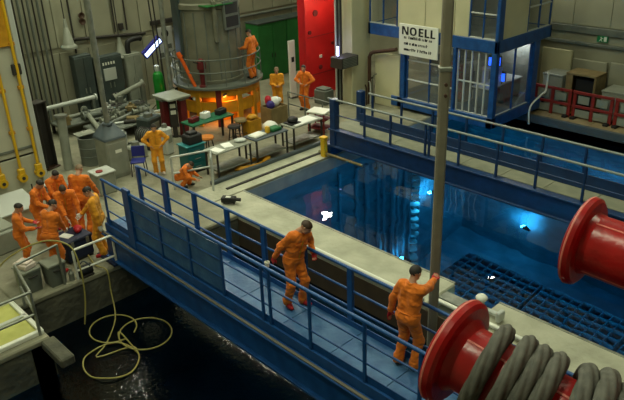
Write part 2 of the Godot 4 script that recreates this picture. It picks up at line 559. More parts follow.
func pit() -> void:
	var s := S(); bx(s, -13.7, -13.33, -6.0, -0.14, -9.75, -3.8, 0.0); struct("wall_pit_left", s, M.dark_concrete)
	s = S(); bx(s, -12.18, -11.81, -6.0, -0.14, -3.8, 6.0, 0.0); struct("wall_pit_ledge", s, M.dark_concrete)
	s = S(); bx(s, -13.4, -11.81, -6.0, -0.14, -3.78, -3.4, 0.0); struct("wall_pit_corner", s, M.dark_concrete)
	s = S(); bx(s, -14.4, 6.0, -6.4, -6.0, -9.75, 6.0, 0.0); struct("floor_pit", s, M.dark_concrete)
	s = S(); quad(s, V(-13.32, -0.95, -9.74), V(6, -0.95, -9.74), V(6, -0.95, -3.79), V(-13.32, -0.95, -3.79), Vector3.UP); quad(s, V(-11.8, -0.95, -3.79), V(6, -0.95, -3.79), V(6, -0.95, 6), V(-11.8, -0.95, 6), Vector3.UP)
	pool_lamp("added unseen underwater lamp tinting the pit water below the ledge", V(-11.2, -3.4, -1.5), V(0.3, -0.2, -1), 1.6)  # unseen pit lamps, added to turn the dark water bluish
	pool_lamp("added unseen underwater lamp tinting the pit water under the near bridge", V(-9.0, -3.6, -8.8), V(0.0, -0.2, 1), 0.8)
	var w := solo("pit_water", "dark rippled water of the pit in front of the near bridge", "water", s, M.pit_water)
	w.set_meta("kind", "stuff")
	s = S(); box(s, V(-11.35, -0.12, -3.74), V(0.9, 0.2, 0.28), 0.03); solo("stone_bracket", "small concrete bracket block sticking out at the ledge corner above the pit", "block", s, M.dark_concrete)
	# white pipe along the pit edge of the slab
	s = S(); bar(s, V(-10.9, 0.07, -9.72), V(-7.15, 0.07, -9.72), 0.05, -1, 10); solo("edge_pipe", "white pipe lying along the pit edge of the concrete slab", "pipe", s, M.white)
	s = S(); bar(s, V(-6.9, 0.09, -9.9), V(-4.6, 0.09, -9.9), 0.05, -1, 10); solo("edge_pipe", "white pipe lying along the slab edge behind the red drum with the ropes", "pipe", s, M.white)
	# the white tool in the slab gap
	var o := thing("gate_valve", "white valve and clamp fitting standing in the gap between the two slabs", "valve", V(-6.15, 0, -10.3))
	s = S(); bar(s, V(0, -0.3, 0), V(0, 0.25, 0), 0.07, -1, 12); part("stem", s, M.pale, o)
	s = S(); ball(s, V(0, 0.3, 0), V(0.12, 0.08, 0.12), 14); part("cap", s, M.white, o)
	s = S(); box(s, V(0.3, 0.12, 0.05), V(0.45, 0.08, 0.1), 0.02); box(s, V(0.5, 0.15, 0.1), V(0.1, 0.22, 0.2), 0.02); part("clamp", s, M.pale, o)
	s = S(); box(s, V(-0.42, -0.04, 0.0), V(1.02, 0.06, 0.3), 0.01); part("bracket", s, M.steel, o)
	# yellow hose from the platform bins into the water
	s = S()
	var y := -0.93
	var pts := [V(-14.9, 0.06, -2.9), V(-14.6, 0.05, -3.5), V(-14.2, 0.7, -4.1), V(-13.75, 1.02, -4.75), V(-13.35, 0.9, -5.15), V(-13.12, 0.4, -5.2), V(-13.05, -0.3, -5.15), V(-13.0, y, -5.0)]
	tube(s, curve(pts, 6), 0.019, 7)
	solo("yellow_hose", "yellow hose arching over the two grey bins and hanging into the pit", "hose", s, M.hose)
	s = S()
	var p2 := [V(-14.3, 0.05, -5.9), V(-13.6, 0.05, -5.75), V(-13.18, 0.04, -5.82), V(-13.12, -0.5, -5.8), V(-12.7, y, -5.6)]
	p2.append_array([V(-12.0, y, -5.0), V(-11.7, y, -4.6)])
	for k in 14:
		var a := -2.4 + TAU * k / 12.0
		p2.append(V(-11.35 + 0.62 * cos(a + 0.6), y + 0.02 * (k % 3), -4.75 + 0.55 * sin(a + 0.6)))
	for k in 14:
		var a := 2.4 - TAU * k / 12.0
		p2.append(V(-11.65 + 0.62 * cos(a), y + 0.03, -5.75 + 0.55 * sin(a)))
	for k in 12:
		var a := TAU * k / 12.0
		p2.append(V(-12.35 + 0.55 * cos(a), y + 0.02, -5.35 + 0.5 * sin(a)))
	tube(s, curve(p2, 4), 0.017, 7)
	solo("coiled_hose", "pale yellow hose floating in wide loops on the dark pit water", "hose", s, M.hose)

func lamps() -> void:
	for p in CEILING:
		var o := thing("ceiling_light", "square ceiling light of the hall, hanging out of the frame", "lamp", V(p[0], 14.7, p[1]), 0.0, "ceiling lights")
		var s := S(); bx(s, -0.85, 0.85, 0.0, 0.3, -0.85, 0.85, 0.02); part("housing", s, M.grey, o)
		s = S(); bx(s, -0.75, 0.75, -0.02, 0.0, -0.75, 0.75, 0.0); part("diffuser", s, glow(Color(0.97, 1.0, 0.86), 8.0), o)
	# floodlights that glint in the water
	floodlight("floodlight high on the red column, out of the frame", V(-19.1, 4.5, -19.0), V(0.85, -0.4, 0.4))
	floodlight("floodlight on the right wall above the cabin, out of the frame", V(-14.1, 7.5, -23.8), V(0.4, -0.5, 0.8))
	for p in [V(-24.1, 12.4, -12.3), V(-24.1, 12.9, -14.0), V(-24.1, 14.1, -14.5), V(-24.1, 14.5, -16.2), V(-24.1, 13.4, -13.2), V(-24.1, 13.6, -15.4), V(-24.1, 11.8, -13.4)]:  # later entries are added unseen to strengthen the pit glints
		floodlight("floodlight high on the left wall, out of the frame", p, V(0.8, -0.6, 0.3))

func floodlight(label: String, at: Vector3, towards: Vector3) -> void:
	var o := thing("floodlight", label, "lamp", at, 0.0, "floodlights")
	var d := towards.normalized()
	var b := Basis.looking_at(-d)
	var s := S(); box(s, -d * 0.06, V(1.0, 0.5, 0.14), 0.02, b); part("housing", s, M.black, o)
	s = S(); box(s, d * 0.015, V(0.94, 0.44, 0.02), 0.0, b); part("lens", s, glow(Color(1.0, 0.98, 0.9), 70.0), o)
	var l := SpotLight3D.new()
	l.name = "floodlight_beam"
	l.light_color = Color(1.0, 0.96, 0.85)
	l.light_energy = 1.4
	l.spot_range = 60.0
	l.spot_attenuation = 2.0
	l.spot_angle = 55.0
	l.light_size = 0.15
	l.shadow_enabled = true
	o.add_child(l)
	l.position = d * 0.06
	l.basis = Basis.looking_at(d)

# ---------------------------------------------------------------- bridges
func far_bridge() -> void:
	var o := thing("far_footbridge", "blue footbridge with a pale deck crossing the pool, the farther of two", "footbridge", V(0, 0, 0))
	var x0 := -14.42
	var x1 := 5.6
	for z in [-14.4, -15.45]:
		var s := S(); bx(s, x0, x1, 0.38, 0.92, z - 0.05, z + 0.05, 0.01); bx(s, x0, x1, 0.36, 0.42, z - 0.12, z + 0.12, 0.008); bx(s, x0, x1, 0.9, 0.95, z - 0.12, z + 0.12, 0.008); part("main_beam", s, M.dimmed_blue, o)
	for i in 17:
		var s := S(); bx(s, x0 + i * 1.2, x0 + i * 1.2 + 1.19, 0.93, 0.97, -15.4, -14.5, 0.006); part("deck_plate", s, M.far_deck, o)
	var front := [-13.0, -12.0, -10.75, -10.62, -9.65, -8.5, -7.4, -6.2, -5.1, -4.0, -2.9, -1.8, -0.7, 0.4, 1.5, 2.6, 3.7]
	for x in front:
		var s := S(); bx(s, x - 0.03, x + 0.03, 0.95, 1.85, -14.44, -14.38, 0.006); part("post", s, M.dimmed_blue, o)
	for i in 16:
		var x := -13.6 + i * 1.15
		var s := S(); bx(s, x - 0.03, x + 0.03, 0.95, 1.9, -15.48, -15.42, 0.006); part("post", s, M.dimmed_blue, o)
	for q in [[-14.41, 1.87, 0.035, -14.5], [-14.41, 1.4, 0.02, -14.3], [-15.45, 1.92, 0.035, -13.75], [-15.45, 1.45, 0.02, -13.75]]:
		var s := S(); bar(s, V(q[3], q[1], q[0]), V(x1, q[1], q[0]), q[2], -1, 8); part("rail", s, M.rail_grey if q[2] > 0.03 else M.dimmed_blue, o)
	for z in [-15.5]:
		var s := S(); bx(s, x0 + 0.6, x1, 0.97, 1.36, z + 0.38, z + 0.41, 0.004); part("toe_board", s, M.dimmed_blue, o)
	var s := S(); bx(s, -14.36, -14.14, 0.36, 1.9, -14.52, -14.3, 0.02); part("end_post", s, M.dimmed_blue, o)
	s = S(); bx(s, -14.2, -13.98, 0.36, 1.95, -15.56, -15.34, 0.02); part("end_post", s, M.dimmed_blue, o)
	s = S(); bx(s, -14.75, -14.36, 0.0, 0.38, -15.6, -14.3, 0.03); part("bearing", s, M.dimmed_blue, o)
	s = S(); bx(s, 5.5, 5.95, 0.0, 0.4, -15.6, -14.3, 0.03); part("bearing", s, M.dimmed_blue, o)
	s = S(); bx(s, -14.6, -14.42, 0.0, 0.6, -14.26, -14.1, 0.02); box(s, V(-14.51, 0.64, -14.18), V(0.22, 0.08, 0.2), 0.02); solo("yellow_bollard", "short yellow bollard by the end post of the far bridge", "bollard", s, M.yellow)
	s = S(); bar(s, V(-14.75, 0.12, -14.2), V(-12.9, 0.12, -14.2), 0.045, -1, 8); solo("beam_pipe", "pale pipe sticking out over the pool below the far bridge", "pipe", s, M.wood)

func near_bridge() -> void:
	var o := thing("near_footbridge", "blue footbridge with a blue-grey deck over the dark pit, carrying two workers", "footbridge", V(0, 0, 0))
	var x0 := -13.75
	var x1 := 5.6
	var zf := -6.24
	var zr := -7.28
	for z in [zf, zr]:
		var s := S()
		bx(s, x0, x1, 0.1, 0.7, z - 0.04, z + 0.04, 0.006); bx(s, x0, x1, 0.05, 0.1, z - 0.12, z + 0.12, 0.008); bx(s, x0, x1, 0.66, 0.71, z - 0.14, z + 0.14, 0.008)
		part("main_beam", s, M.blue, o)
		s = S(); bx(s, x0, x1, 0.72, 0.92, z - 0.04, z + 0.01, 0.006); part("edge_strip", s, M.blue, o)
		s = S(); bx(s, x0, x1, 0.712, 0.74, z + 0.06, z + 0.12, 0.006); part("cable_strip", s, M.strip, o)
	for i in 16:
		var s := S(); bx(s, x0 + i * 1.2, minf(x0 + i * 1.2 + 1.19, x1), 0.86, 0.9, zr + 0.02, zf - 0.02, 0.006); part("deck_plate", s, M.deck, o)
	# front railing
	for x in [-13.55, -12.45, -11.3, -10.25, -9.2, -8.05, -7.85, -6.85, -5.65, -4.6, -3.5, -2.4, -1.3, -0.2, 0.9, 2.0, 3.1, 4.2]:
		var s := S(); bx(s, x - 0.03, x + 0.03, 0.72, 2.03, zf - 0.04, zf + 0.0, 0.006); part("post", s, M.blue, o)
	for q in [[2.05, 0.032], [1.68, 0.018], [1.3, 0.018]]:
		var s := S(); bar(s, V(-13.6, q[0], zf - 0.02), V(x1, q[0], zf - 0.02), q[1], -1, 8); part("rail", s, M.blue, o)
	for q in [[-12.36, -11.33], [-11.27, -10.28], [-10.22, -9.23]]:
		var s := S(); bx(s, q[0], q[1], 0.98, 1.98, zf - 0.045, zf - 0.03, 0.004); part("infill_panel", s, M.deck, o)
	# rear railing
	for i in 17:
		var x := -13.7 + i * 1.14
		var w := 0.06 if i != 1 else 0.1
		var s := S(); bx(s, x - w, x + w, 0.72, 2.05, zr - 0.0, zr + 0.07, 0.008); part("post", s, M.blue, o)
	for q in [[2.03, 0.03], [1.6, 0.022], [1.25, 0.022]]:
		var s := S(); bar(s, V(-13.7, q[0], zr + 0.03), V(x1, q[0], zr + 0.03), q[1], -1, 8); part("rail", s, M.blue, o)
	var s := S(); bx(s, x0, x1, 0.9, 1.02, zr + 0.06, zr + 0.08, 0.004); part("toe_board", s, M.blue, o)
	s = S(); bx(s, x0, x1, 0.9, 1.05, zf - 0.06, zf - 0.045, 0.004); part("toe_board", s, M.blue, o)
	s = S(); bx(s, -12.62, -12.36, 0.72, 2.15, zf - 0.05, zf + 0.03, 0.01); part("gate_panel", s, M.blue, o)
	s = S(); bx(s, x0 - 0.3, x0 + 0.5, 0.0, 0.07, zr - 0.2, zf + 0.2, 0.01); part("bearing", s, M.navy, o)
	s = S(); bx(s, 5.5, 5.98, -1.0, 0.07, zr - 0.2, zf + 0.2, 0.01); part("bearing", s, M.navy, o)

# ---------------------------------------------------------------- the control cabin
func cabin() -> void:
	var o := thing("control_cabin", "two-storey cream and blue control cabin standing over the far side of the pool", "cabin", V(0, 0, 0))
	var xf := -11.79
	var zf := -19.44
	var zb := -22.9
	# base girder spanning to the floor edges
	var s := S(); bx(s, -16.2, xf, 0.12, 0.5, zf - 0.25, zf, 0.02); bx(s, -16.2, xf, 0.12, 0.5, zb, zb + 0.25, 0.02); bx(s, xf - 0.25, xf, 0.12, 0.5, zb, zf, 0.02); bx(s, -15.9, -15.65, 0.12, 0.5, zb, zf, 0.02); part("base_frame", s, M.blue, o)
	s = S(); bx(s, -16.2, xf - 0.02, 0.42, 0.5, zb + 0.02, zf - 0.02, 0.0); part("cabin_floor", s, M.slate, o)
	for p in [[-16.0, zf - 0.2], [-16.0, zb + 0.2], [-13.5, zb + 0.2], [xf - 0.2, zb + 0.2]]:
		s = S(); bx(s, p[0] - 0.12, p[0] + 0.12, 0.0, 0.13, p[1] - 0.12, p[1] + 0.12, 0.01); part("foot", s, M.navy, o)
	# upper floor frame
	s = S(); bx(s, -17.35, xf, 2.67, 3.08, zf - 0.12, zf, 0.015); bx(s, xf - 0.12, xf, 2.67, 3.08, zb, zf, 0.015); bx(s, -17.35, xf, 2.67, 3.08, zb, zb + 0.12, 0.015); bx(s, -17.35, -17.23, 2.67, 3.08, zb, zf, 0.015); part("upper_frame", s, M.blue, o)
	s = S(); bx(s, -17.3, xf - 0.05, 2.95, 3.05, zb + 0.05, zf - 0.05, 0.0); part("upper_floor", s, M.grey, o)
	# pillars of the lower storey
	for p in [[-15.68, zf - 0.1], [xf - 0.1, zf - 0.1], [-15.68, zb + 0.1], [-13.42, zf - 0.08]]:
		s = S(); bx(s, p[0] - (0.1 if p[0] != -13.42 else 0.05), p[0] + (0.1 if p[0] != -13.42 else 0.05), 0.5, 2.68, p[1] - 0.1, p[1] + 0.1, 0.012); part("pillar", s, M.blue, o)
	s = S(); bx(s, xf - 0.2, xf, 0.5, 2.68, -22.2, -21.85, 0.012); part("pillar", s, M.blue, o)
	# upper storey: cream panels, windows with posts
	for q in [[-15.95, -14.75], [-14.73, -13.53], [-13.51, -12.95]]:
		s = S(); bx(s, q[0], q[1], 3.08, 4.7, zf - 0.1, zf - 0.03, 0.012); part("wall_panel", s, M.cream, o)
	window_in(o, V(-17.3, 3.1, zf - 0.06), V(1.3, 0, 0), 1.58, 2, 1)
	window_in(o, V(-12.92, 3.1, zf - 0.06), V(1.05, 0, 0), 1.58, 2, 2)
	for q in [[-19.75, -21.25]]:
		s = S(); bx(s, xf - 0.1, xf - 0.03, 3.08, 4.7, q[1], q[0], 0.012); part("wall_panel", s, M.cream, o)
	s = S(); bx(s, xf - 0.12, xf, 3.08, 4.7, -19.74, zf, 0.012); part("pillar", s, M.blue, o)
	window_in(o, V(xf - 0.06, 3.1, -21.28), V(0, 0, -1.5), 1.58, 2, 2)
	s = S(); bx(s, -17.3, xf - 0.05, 3.08, 4.7, zb, zb + 0.06, 0.0); part("back_panel", s, M.cream, o)
	s = S(); bx(s, -17.32, -17.24, 3.08, 4.7, zb, zf - 0.1, 0.0); part("side_panel", s, M.cream, o)
	s = S(); bx(s, -17.4, xf + 0.05, 4.7, 4.8, zb - 0.05, zf + 0.05, 0.01); part("roof", s, M.blue, o)
	# lower glazing
	window_in(o, V(-15.5, 0.5, zf - 0.1), V(2.0, 0, 0), 2.15, 2, 3)
	window_in(o, V(-13.32, 0.5, zf - 0.1), V(1.35, 0, 0), 2.15, 5, 2)
	window_in(o, V(xf - 0.1, 0.5, -19.68), V(0, 0, -2.15), 2.15, 2, 1)
	s = S(); bx(s, -15.6, -12.2, 0.5, 2.66, zb + 0.02, zb + 0.08, 0.0); part("back_panel", s, M.grey, o)
	# what is inside
	var d := thing("control_desk", "long grey control desk with equipment behind the lower cabin glass", "desk", V(-12.75, 0.5, -21.2))
	s = S(); bx(s, -0.35, 0.35, 0.72, 0.77, -1.1, 1.1, 0.01); part("desk_top", s, M.pale, d)
	for z in [-1.0, 0.0, 1.0]:
		s = S(); bx(s, -0.3, 0.3, 0.0, 0.72, z - 0.03, z + 0.03, 0.005); part("leg_panel", s, M.slate, d)
	s = S(); bx(s, 0.3, 0.33, 0.15, 0.7, -1.0, 1.0, 0.005); part("front_panel", s, M.mid_grey, d)
	var scr := [["upper blue-lit monitor in the lower cabin, by the corner pillar", V(-12.6, 1.85, -20.65)], ["lower blue-lit monitor on the desk in the lower cabin", V(-12.5, 1.27, -20.85)]]
	for q in scr:
		var t := thing("monitor", q[0], "monitor", q[1], 0.5)
		s = S(); bx(s, -0.24, 0.24, 0.06, 0.42, -0.2, 0.0, 0.03); part("case", s, M.dark, t)
		s = S(); bx(s, -0.2, 0.2, 0.1, 0.38, 0.0, 0.012, 0.004); part("screen", s, glow(Color(0.15, 0.4, 1.0), 1.6), t)
		s = S(); bx(s, -0.12, 0.12, 0.0, 0.06, -0.16, -0.04, 0.01); part("stand", s, M.dark, t)
		var l := OmniLight3D.new(); l.name = "screen_light"; l.light_color = Color(0.2, 0.45, 1.0); l.light_energy = 0.12; l.light_size = 0.15; l.omni_range = 40.0; l.omni_attenuation = 2.0; l.shadow_enabled = true; l.position = V(0, 0.24, 0.08); t.add_child(l)
	s = S(); bx(s, -0.3, 0.3, 1.05, 1.15, -0.2, 0.2, 0.01); bx(s, -0.28, -0.24, 0, 1.05, -0.18, 0.18, 0.0); bx(s, 0.24, 0.28, 0, 1.05, -0.18, 0.18, 0.0); solo("monitor_shelf", "small shelf carrying the upper monitor in the lower cabin", "shelf", s, M.pale, "", V(-12.7, 0.72, -20.7), 0.0)
	for q in [[-14.7, "dark grey electronics rack behind the left pane of the lower cabin", M.slate], [-13.9, "brown cabinet with a red door behind the narrow lower cabin pane", M.brown]]:
		var t := thing("electronics_rack", q[1], "cabinet", V(q[0], 0.5, -20.6))
		s = S(); bx(s, -0.33, 0.33, 0.0, 1.5, -0.3, 0.3, 0.02); part("body", s, q[2], t)
		for k in 4:
			s = S(); bx(s, -0.28, 0.28, 0.12 + k * 0.34, 0.4 + k * 0.34, 0.3, 0.32, 0.005); part("drawer", s, M.mid_grey if q[2] == M.slate else M.dark_red, t)
	var f := thing("fluorescent_lamp", "bright fluorescent lamp high on the back wall inside the lower cabin", "lamp", V(-12.85, 2.5, -22.55))
	s = S(); bx(s, -0.5, 0.5, -0.02, 0.1, -0.14, 0.08, 0.01); part("housing", s, M.white, f)
	s = S(); bx(s, -0.45, 0.45, -0.06, -0.02, -0.1, 0.1, 0.01); part("tube", s, glow(Color(0.92, 0.96, 1.0), 6.0), f)
	var al := AreaLight3D.new(); al.name = "cabin_light"; al.area_size = Vector2(0.9, 0.2); al.light_color = Color(0.92, 0.96, 1.0); al.light_energy = 1.3; al.rotation.x = -PI / 2 + 0.5; al.position = V(0, -0.09, 0.03); al.shadow_enabled = true; al.area_range = 30.0; al.area_attenuation = 2.0; f.add_child(al)
	var chair := thing("swivel_chair", "dark swivel chair in front of the desk inside the lower cabin", "chair", V(-13.55, 0.5, -20.9), 1.2)
	s = S(); lathe(s, [Vector2(0, 0.42), Vector2(0.2, 0.42), Vector2(0.23, 0.46), Vector2(0.2, 0.5), Vector2(0, 0.5)], 14); part("seat", s, M.black, chair)
	s = S(); box(s, V(0, 0.78, -0.22), V(0.4, 0.42, 0.06), 0.025); box(s, V(0, 0.52, -0.2), V(0.05, 0.2, 0.03), 0.005); part("backrest", s, M.black, chair)
	s = S(); bar(s, V(0, 0.05, 0), V(0, 0.42, 0), 0.03); part("column", s, M.steel, chair)
	for k in 5:
		s = S(); bar(s, V(0, 0.07, 0), V(0.26 * cos(TAU * k / 5), 0.03, 0.26 * sin(TAU * k / 5)), 0.025, 0.02, 6); part("foot", s, M.steel, chair)
	sign_board()
	# white grab rail beside the corner of the cabin
	s = S(); tube(s, curve([V(-11.6, -0.2, -21.6), V(-11.6, 0.45, -21.6), V(-11.55, 0.75, -22.2), V(-11.55, 0.85, -22.5), V(-11.55, 1.5, -22.55)], 5), 0.035, 7); solo("grab_rail", "pale bent grab rail by the right end of the cabin base", "handrail", s, M.white)
	# pipe arch and the cream screen left of the cabin
	s = S(); tube(s, PackedVector3Array([V(-17.15, 0.0, -19.3), V(-17.15, 1.85, -19.3), V(-17.08, 1.98, -19.3), V(-16.95, 2.05, -19.3), V(-15.85, 2.3, -19.3)]), 0.07, 10); solo("brown_pipe", "dark brown pipe bent like an arch left of the lower cabin", "pipe", s, M.brown)
	s = S(); bx(s, -17.05, -15.85, 0.0, 2.02, -19.6, -19.5, 0.015); solo("cream_screen", "pale cream screen wall under the pipe arch beside the cabin", "screen", s, M.cream)

func window_in(o: Node3D, at: Vector3, along: Vector3, h: float, cols: int, rows: int) -> void:
	var L := along.length()
	var d := along.normalized()
	var n := d.cross(Vector3.UP)
	var b := Basis(d, Vector3.UP, d.cross(Vector3.UP))
	var s := S()
	for i in cols + 1:
		box(s, at + d * (L * i / cols) + Vector3.UP * h * 0.5, V(0.05, h, 0.06), 0.006, b)
	part("window_frame", s, M.pale if cols > 3 else M.blue, o)
	for j in rows + 1:
		s = S(); box(s, at + d * L * 0.5 + Vector3.UP * (h * j / rows), V(L, 0.05, 0.05), 0.006, b); part("glazing_bar", s, M.pale, o)
	for i in cols:
		for j in rows:
			s = S(); box(s, at + d * (L * (i + 0.5) / cols) + Vector3.UP * (h * (j + 0.5) / rows), V(L / cols - 0.05, h / rows - 0.05, 0.008), 0.0, b); part("pane", s, M.glass, o)

func sign_board() -> void:
	var t := thing("company_sign", "white sign board with large black letters on the front of the cabin", "sign", V(-14.93, 2.15, -19.40))
	var s := S(); bx(s, -0.86, 0.86, 0.0, 1.1, 0.0, 0.05, 0.01); part("board", s, M.white, t)
	var tm := TextMesh.new()
	var f := SystemFont.new(); f.font_names = PackedStringArray(["Droid Sans"]); f.font_weight = 700
	tm.text = "NOELL"; tm.font = f; tm.font_size = 40; tm.pixel_size = 0.0098; tm.depth = 0.012
	var me := mesh_part("lettering", tm, M.sign_black, t, Transform3D(Basis.from_scale(V(1.22, 1, 1)), V(0, 0.86, 0.056)))
	# three lines of small print, too far off to be read: word-shaped strokes
	for q in [[0.58, [0.16, 0.3, 0.2, 0.26, 0.1]], [0.37, [0.2, 0.07, 0.24, 0.1, 0.28]], [0.16, [0.3, 0.22, 0.06, 0.34, 0.12]]]:
		s = S()
		var x := -0.62
		for w in q[1]:
			var u := 0.0
			while u < w - 0.03:
				var hh := 0.1 if rng.randf() < 0.4 else 0.07
				bx(s, x + u, x + u + 0.035, q[0], q[0] + hh, 0.05, 0.056, 0.0)
				if rng.randf() < 0.7: bx(s, x + u, x + u + 0.06, q[0] + (0.0 if rng.randf() < 0.5 else 0.055), q[0] + 0.075, 0.05, 0.055, 0.0)
				u += 0.065
			x += w + 0.045
		part("small_print", s, M.sign_black, t).set_meta("kind", "stuff")

# ---------------------------------------------------------------- walkway beyond the pool
func far_right() -> void:
	var s := S()
	var t := thing("exit_sign", "small green emergency exit sign on the right wall", "sign", V(-10.6, 2.36, -24.44))
	s = S(); bx(s, -0.2, 0.2, 0.0, 0.24, 0, 0.05, 0.008); part("board", s, M.exit_green, t)
	s = S(); bx(s, 0.06, 0.16, 0.04, 0.2, 0.05, 0.056, 0.0); box(s, V(-0.05, 0.17, 0.053), V(0.04, 0.04, 0.006), 0.0); box(s, V(-0.04, 0.12, 0.053), V(0.04, 0.08, 0.006), 0.0, Basis(Vector3.BACK, -0.4)); box(s, V(-0.08, 0.06, 0.053), V(0.02, 0.08, 0.006), 0.0, Basis(Vector3.BACK, -0.8)); box(s, V(-0.02, 0.06, 0.053), V(0.02, 0.08, 0.006), 0.0, Basis(Vector3.BACK, 0.7)); box(s, V(0.0, 0.14, 0.053), V(0.07, 0.018, 0.006), 0.0); part("pictogram", s, M.white, t)
	# panels leaning on the wall
	var pn := [[-12.75, -11.55, 0.2, 1.95, M.cream, "tall cream panel leaning on the wall right of the cabin"], [-11.5, -10.2, 0.1, 1.7, M.wall, "beige panel leaning on the wall behind the open olive crate"], [-10.1, -8.3, 0.1, 1.75, M.wall, "wide beige panel leaning on the wall behind the big grey box"]]
	for q in pn:
		s = S(); bx(s, q[0], q[1], 0.0, q[3], -24.3, -24.2, 0.02); bx(s, q[1] - 0.08, q[1], 0.0, q[3] + 0.03, -24.2, -24.16, 0.01); solo("wall_board", q[5], "panel", s, q[4])
	crate_box(V(-11.55, 0, -23.3), V(0.75, 1.3, 0.8), M.grey, "pale grey box standing behind the barrier, next to the cabin")
	crate_box(V(-8.85, 0, -23.35), V(1.7, 1.05, 0.9), M.grey, "wide grey box behind the barrier at the right edge")
	crate_box(V(-6.6, 0, -23.35), V(1.4, 1.2, 0.9), M.mid_grey, "dark grey box on the walkway hidden behind the red drum")
	var c := thing("open_crate", "olive wooden crate with a dark open front behind the barrier", "crate", V(-10.5, 0, -23.3))
	for q in [[-0.55, -0.47], [0.47, 0.55]]:
		s = S(); bx(s, q[0], q[1], 0.0, 1.5, -0.4, 0.4, 0.01); part("side_board", s, M.wood, c)
	s = S(); bx(s, -0.55, 0.55, 1.45, 1.52, -0.4, 0.42, 0.01); part("lid", s, M.wood, c)
	s = S(); bx(s, -0.55, 0.55, 0.0, 0.1, -0.4, 0.4, 0.01); part("base", s, M.ochre, c)
	s = S(); bx(s, -0.5, 0.5, 0.1, 1.45, -0.4, -0.35, 0.005); part("back_board", s, M.brown, c)
	s = S(); bx(s, -0.47, -0.3, 0.1, 1.45, 0.34, 0.4, 0.01); part("front_board", s, M.wood, c)
	s = S(); bx(s, -0.28, 0.42, 0.12, 1.3, -0.2, 0.2, 0.03); solo("crate_dark_block", "black block added as the dark interior of the olive crate", "machine", s, M.black, "", V(-10.5, 0, -23.3))  # black block added so the inside of the open crate reads dark
	for k in 4:
		barrier(V(-11.35 + k * 1.5, 0, -22.65), ["red and white barrier in front of the pale grey box beside the cabin", "red and white barrier in front of the open olive crate", "red and white barrier in front of the wide grey box", "red and white barrier at the far right behind the drum"][k])

func crate_box(at: Vector3, size: Vector3, m: Material, label: String) -> void:
	var o := thing("storage_box", label, "box", at)
	var s := S(); bx(s, -size.x / 2, size.x / 2, 0.08, size.y, -size.z / 2, size.z / 2, 0.03); part("body", s, m, o)
	s = S(); bx(s, -size.x / 2 - 0.02, size.x / 2 + 0.02, size.y, size.y + 0.06, -size.z / 2 - 0.02, size.z / 2 + 0.02, 0.015); part("lid", s, m, o)
	for x in [-size.x / 2 + 0.1, size.x / 2 - 0.1]:
		s = S(); bx(s, x - 0.06, x + 0.06, 0.0, 0.08, -size.z / 2, size.z / 2, 0.01); part("skid", s, M.black, o)

func barrier(at: Vector3, label: String) -> void:
	var o := thing("barrier", label, "barrier", at, 0.0, "red and white barriers on the walkway")
	var s := S()
	for x in [-0.66, 0.0, 0.66]:
		s = S(); bx(s, x - 0.06, x + 0.06, 0.0, 1.0, -0.03, 0.03, 0.01); part("post", s, M.barrier_red, o)
	for y in [0.45, 0.95]:
		s = S(); bx(s, -0.73, 0.73, y - 0.05, y + 0.05, 0.0, 0.05, 0.01); part("rail", s, M.barrier_red, o)
	for x in [-0.33, 0.33]:
		s = S(); bx(s, x - 0.2, x + 0.2, 0.56, 0.84, 0.0, 0.03, 0.01); part("white_board", s, M.grey, o)
		s = S(); bx(s, x - 0.26, x + 0.26, 0.08, 0.34, 0.0, 0.03, 0.01); part("white_board", s, M.grey, o)
	for x in [-0.6, 0.6]:
		s = S(); bx(s, x - 0.08, x + 0.08, 0.0, 0.08, -0.2, 0.2, 0.01); part("foot", s, M.black, o)

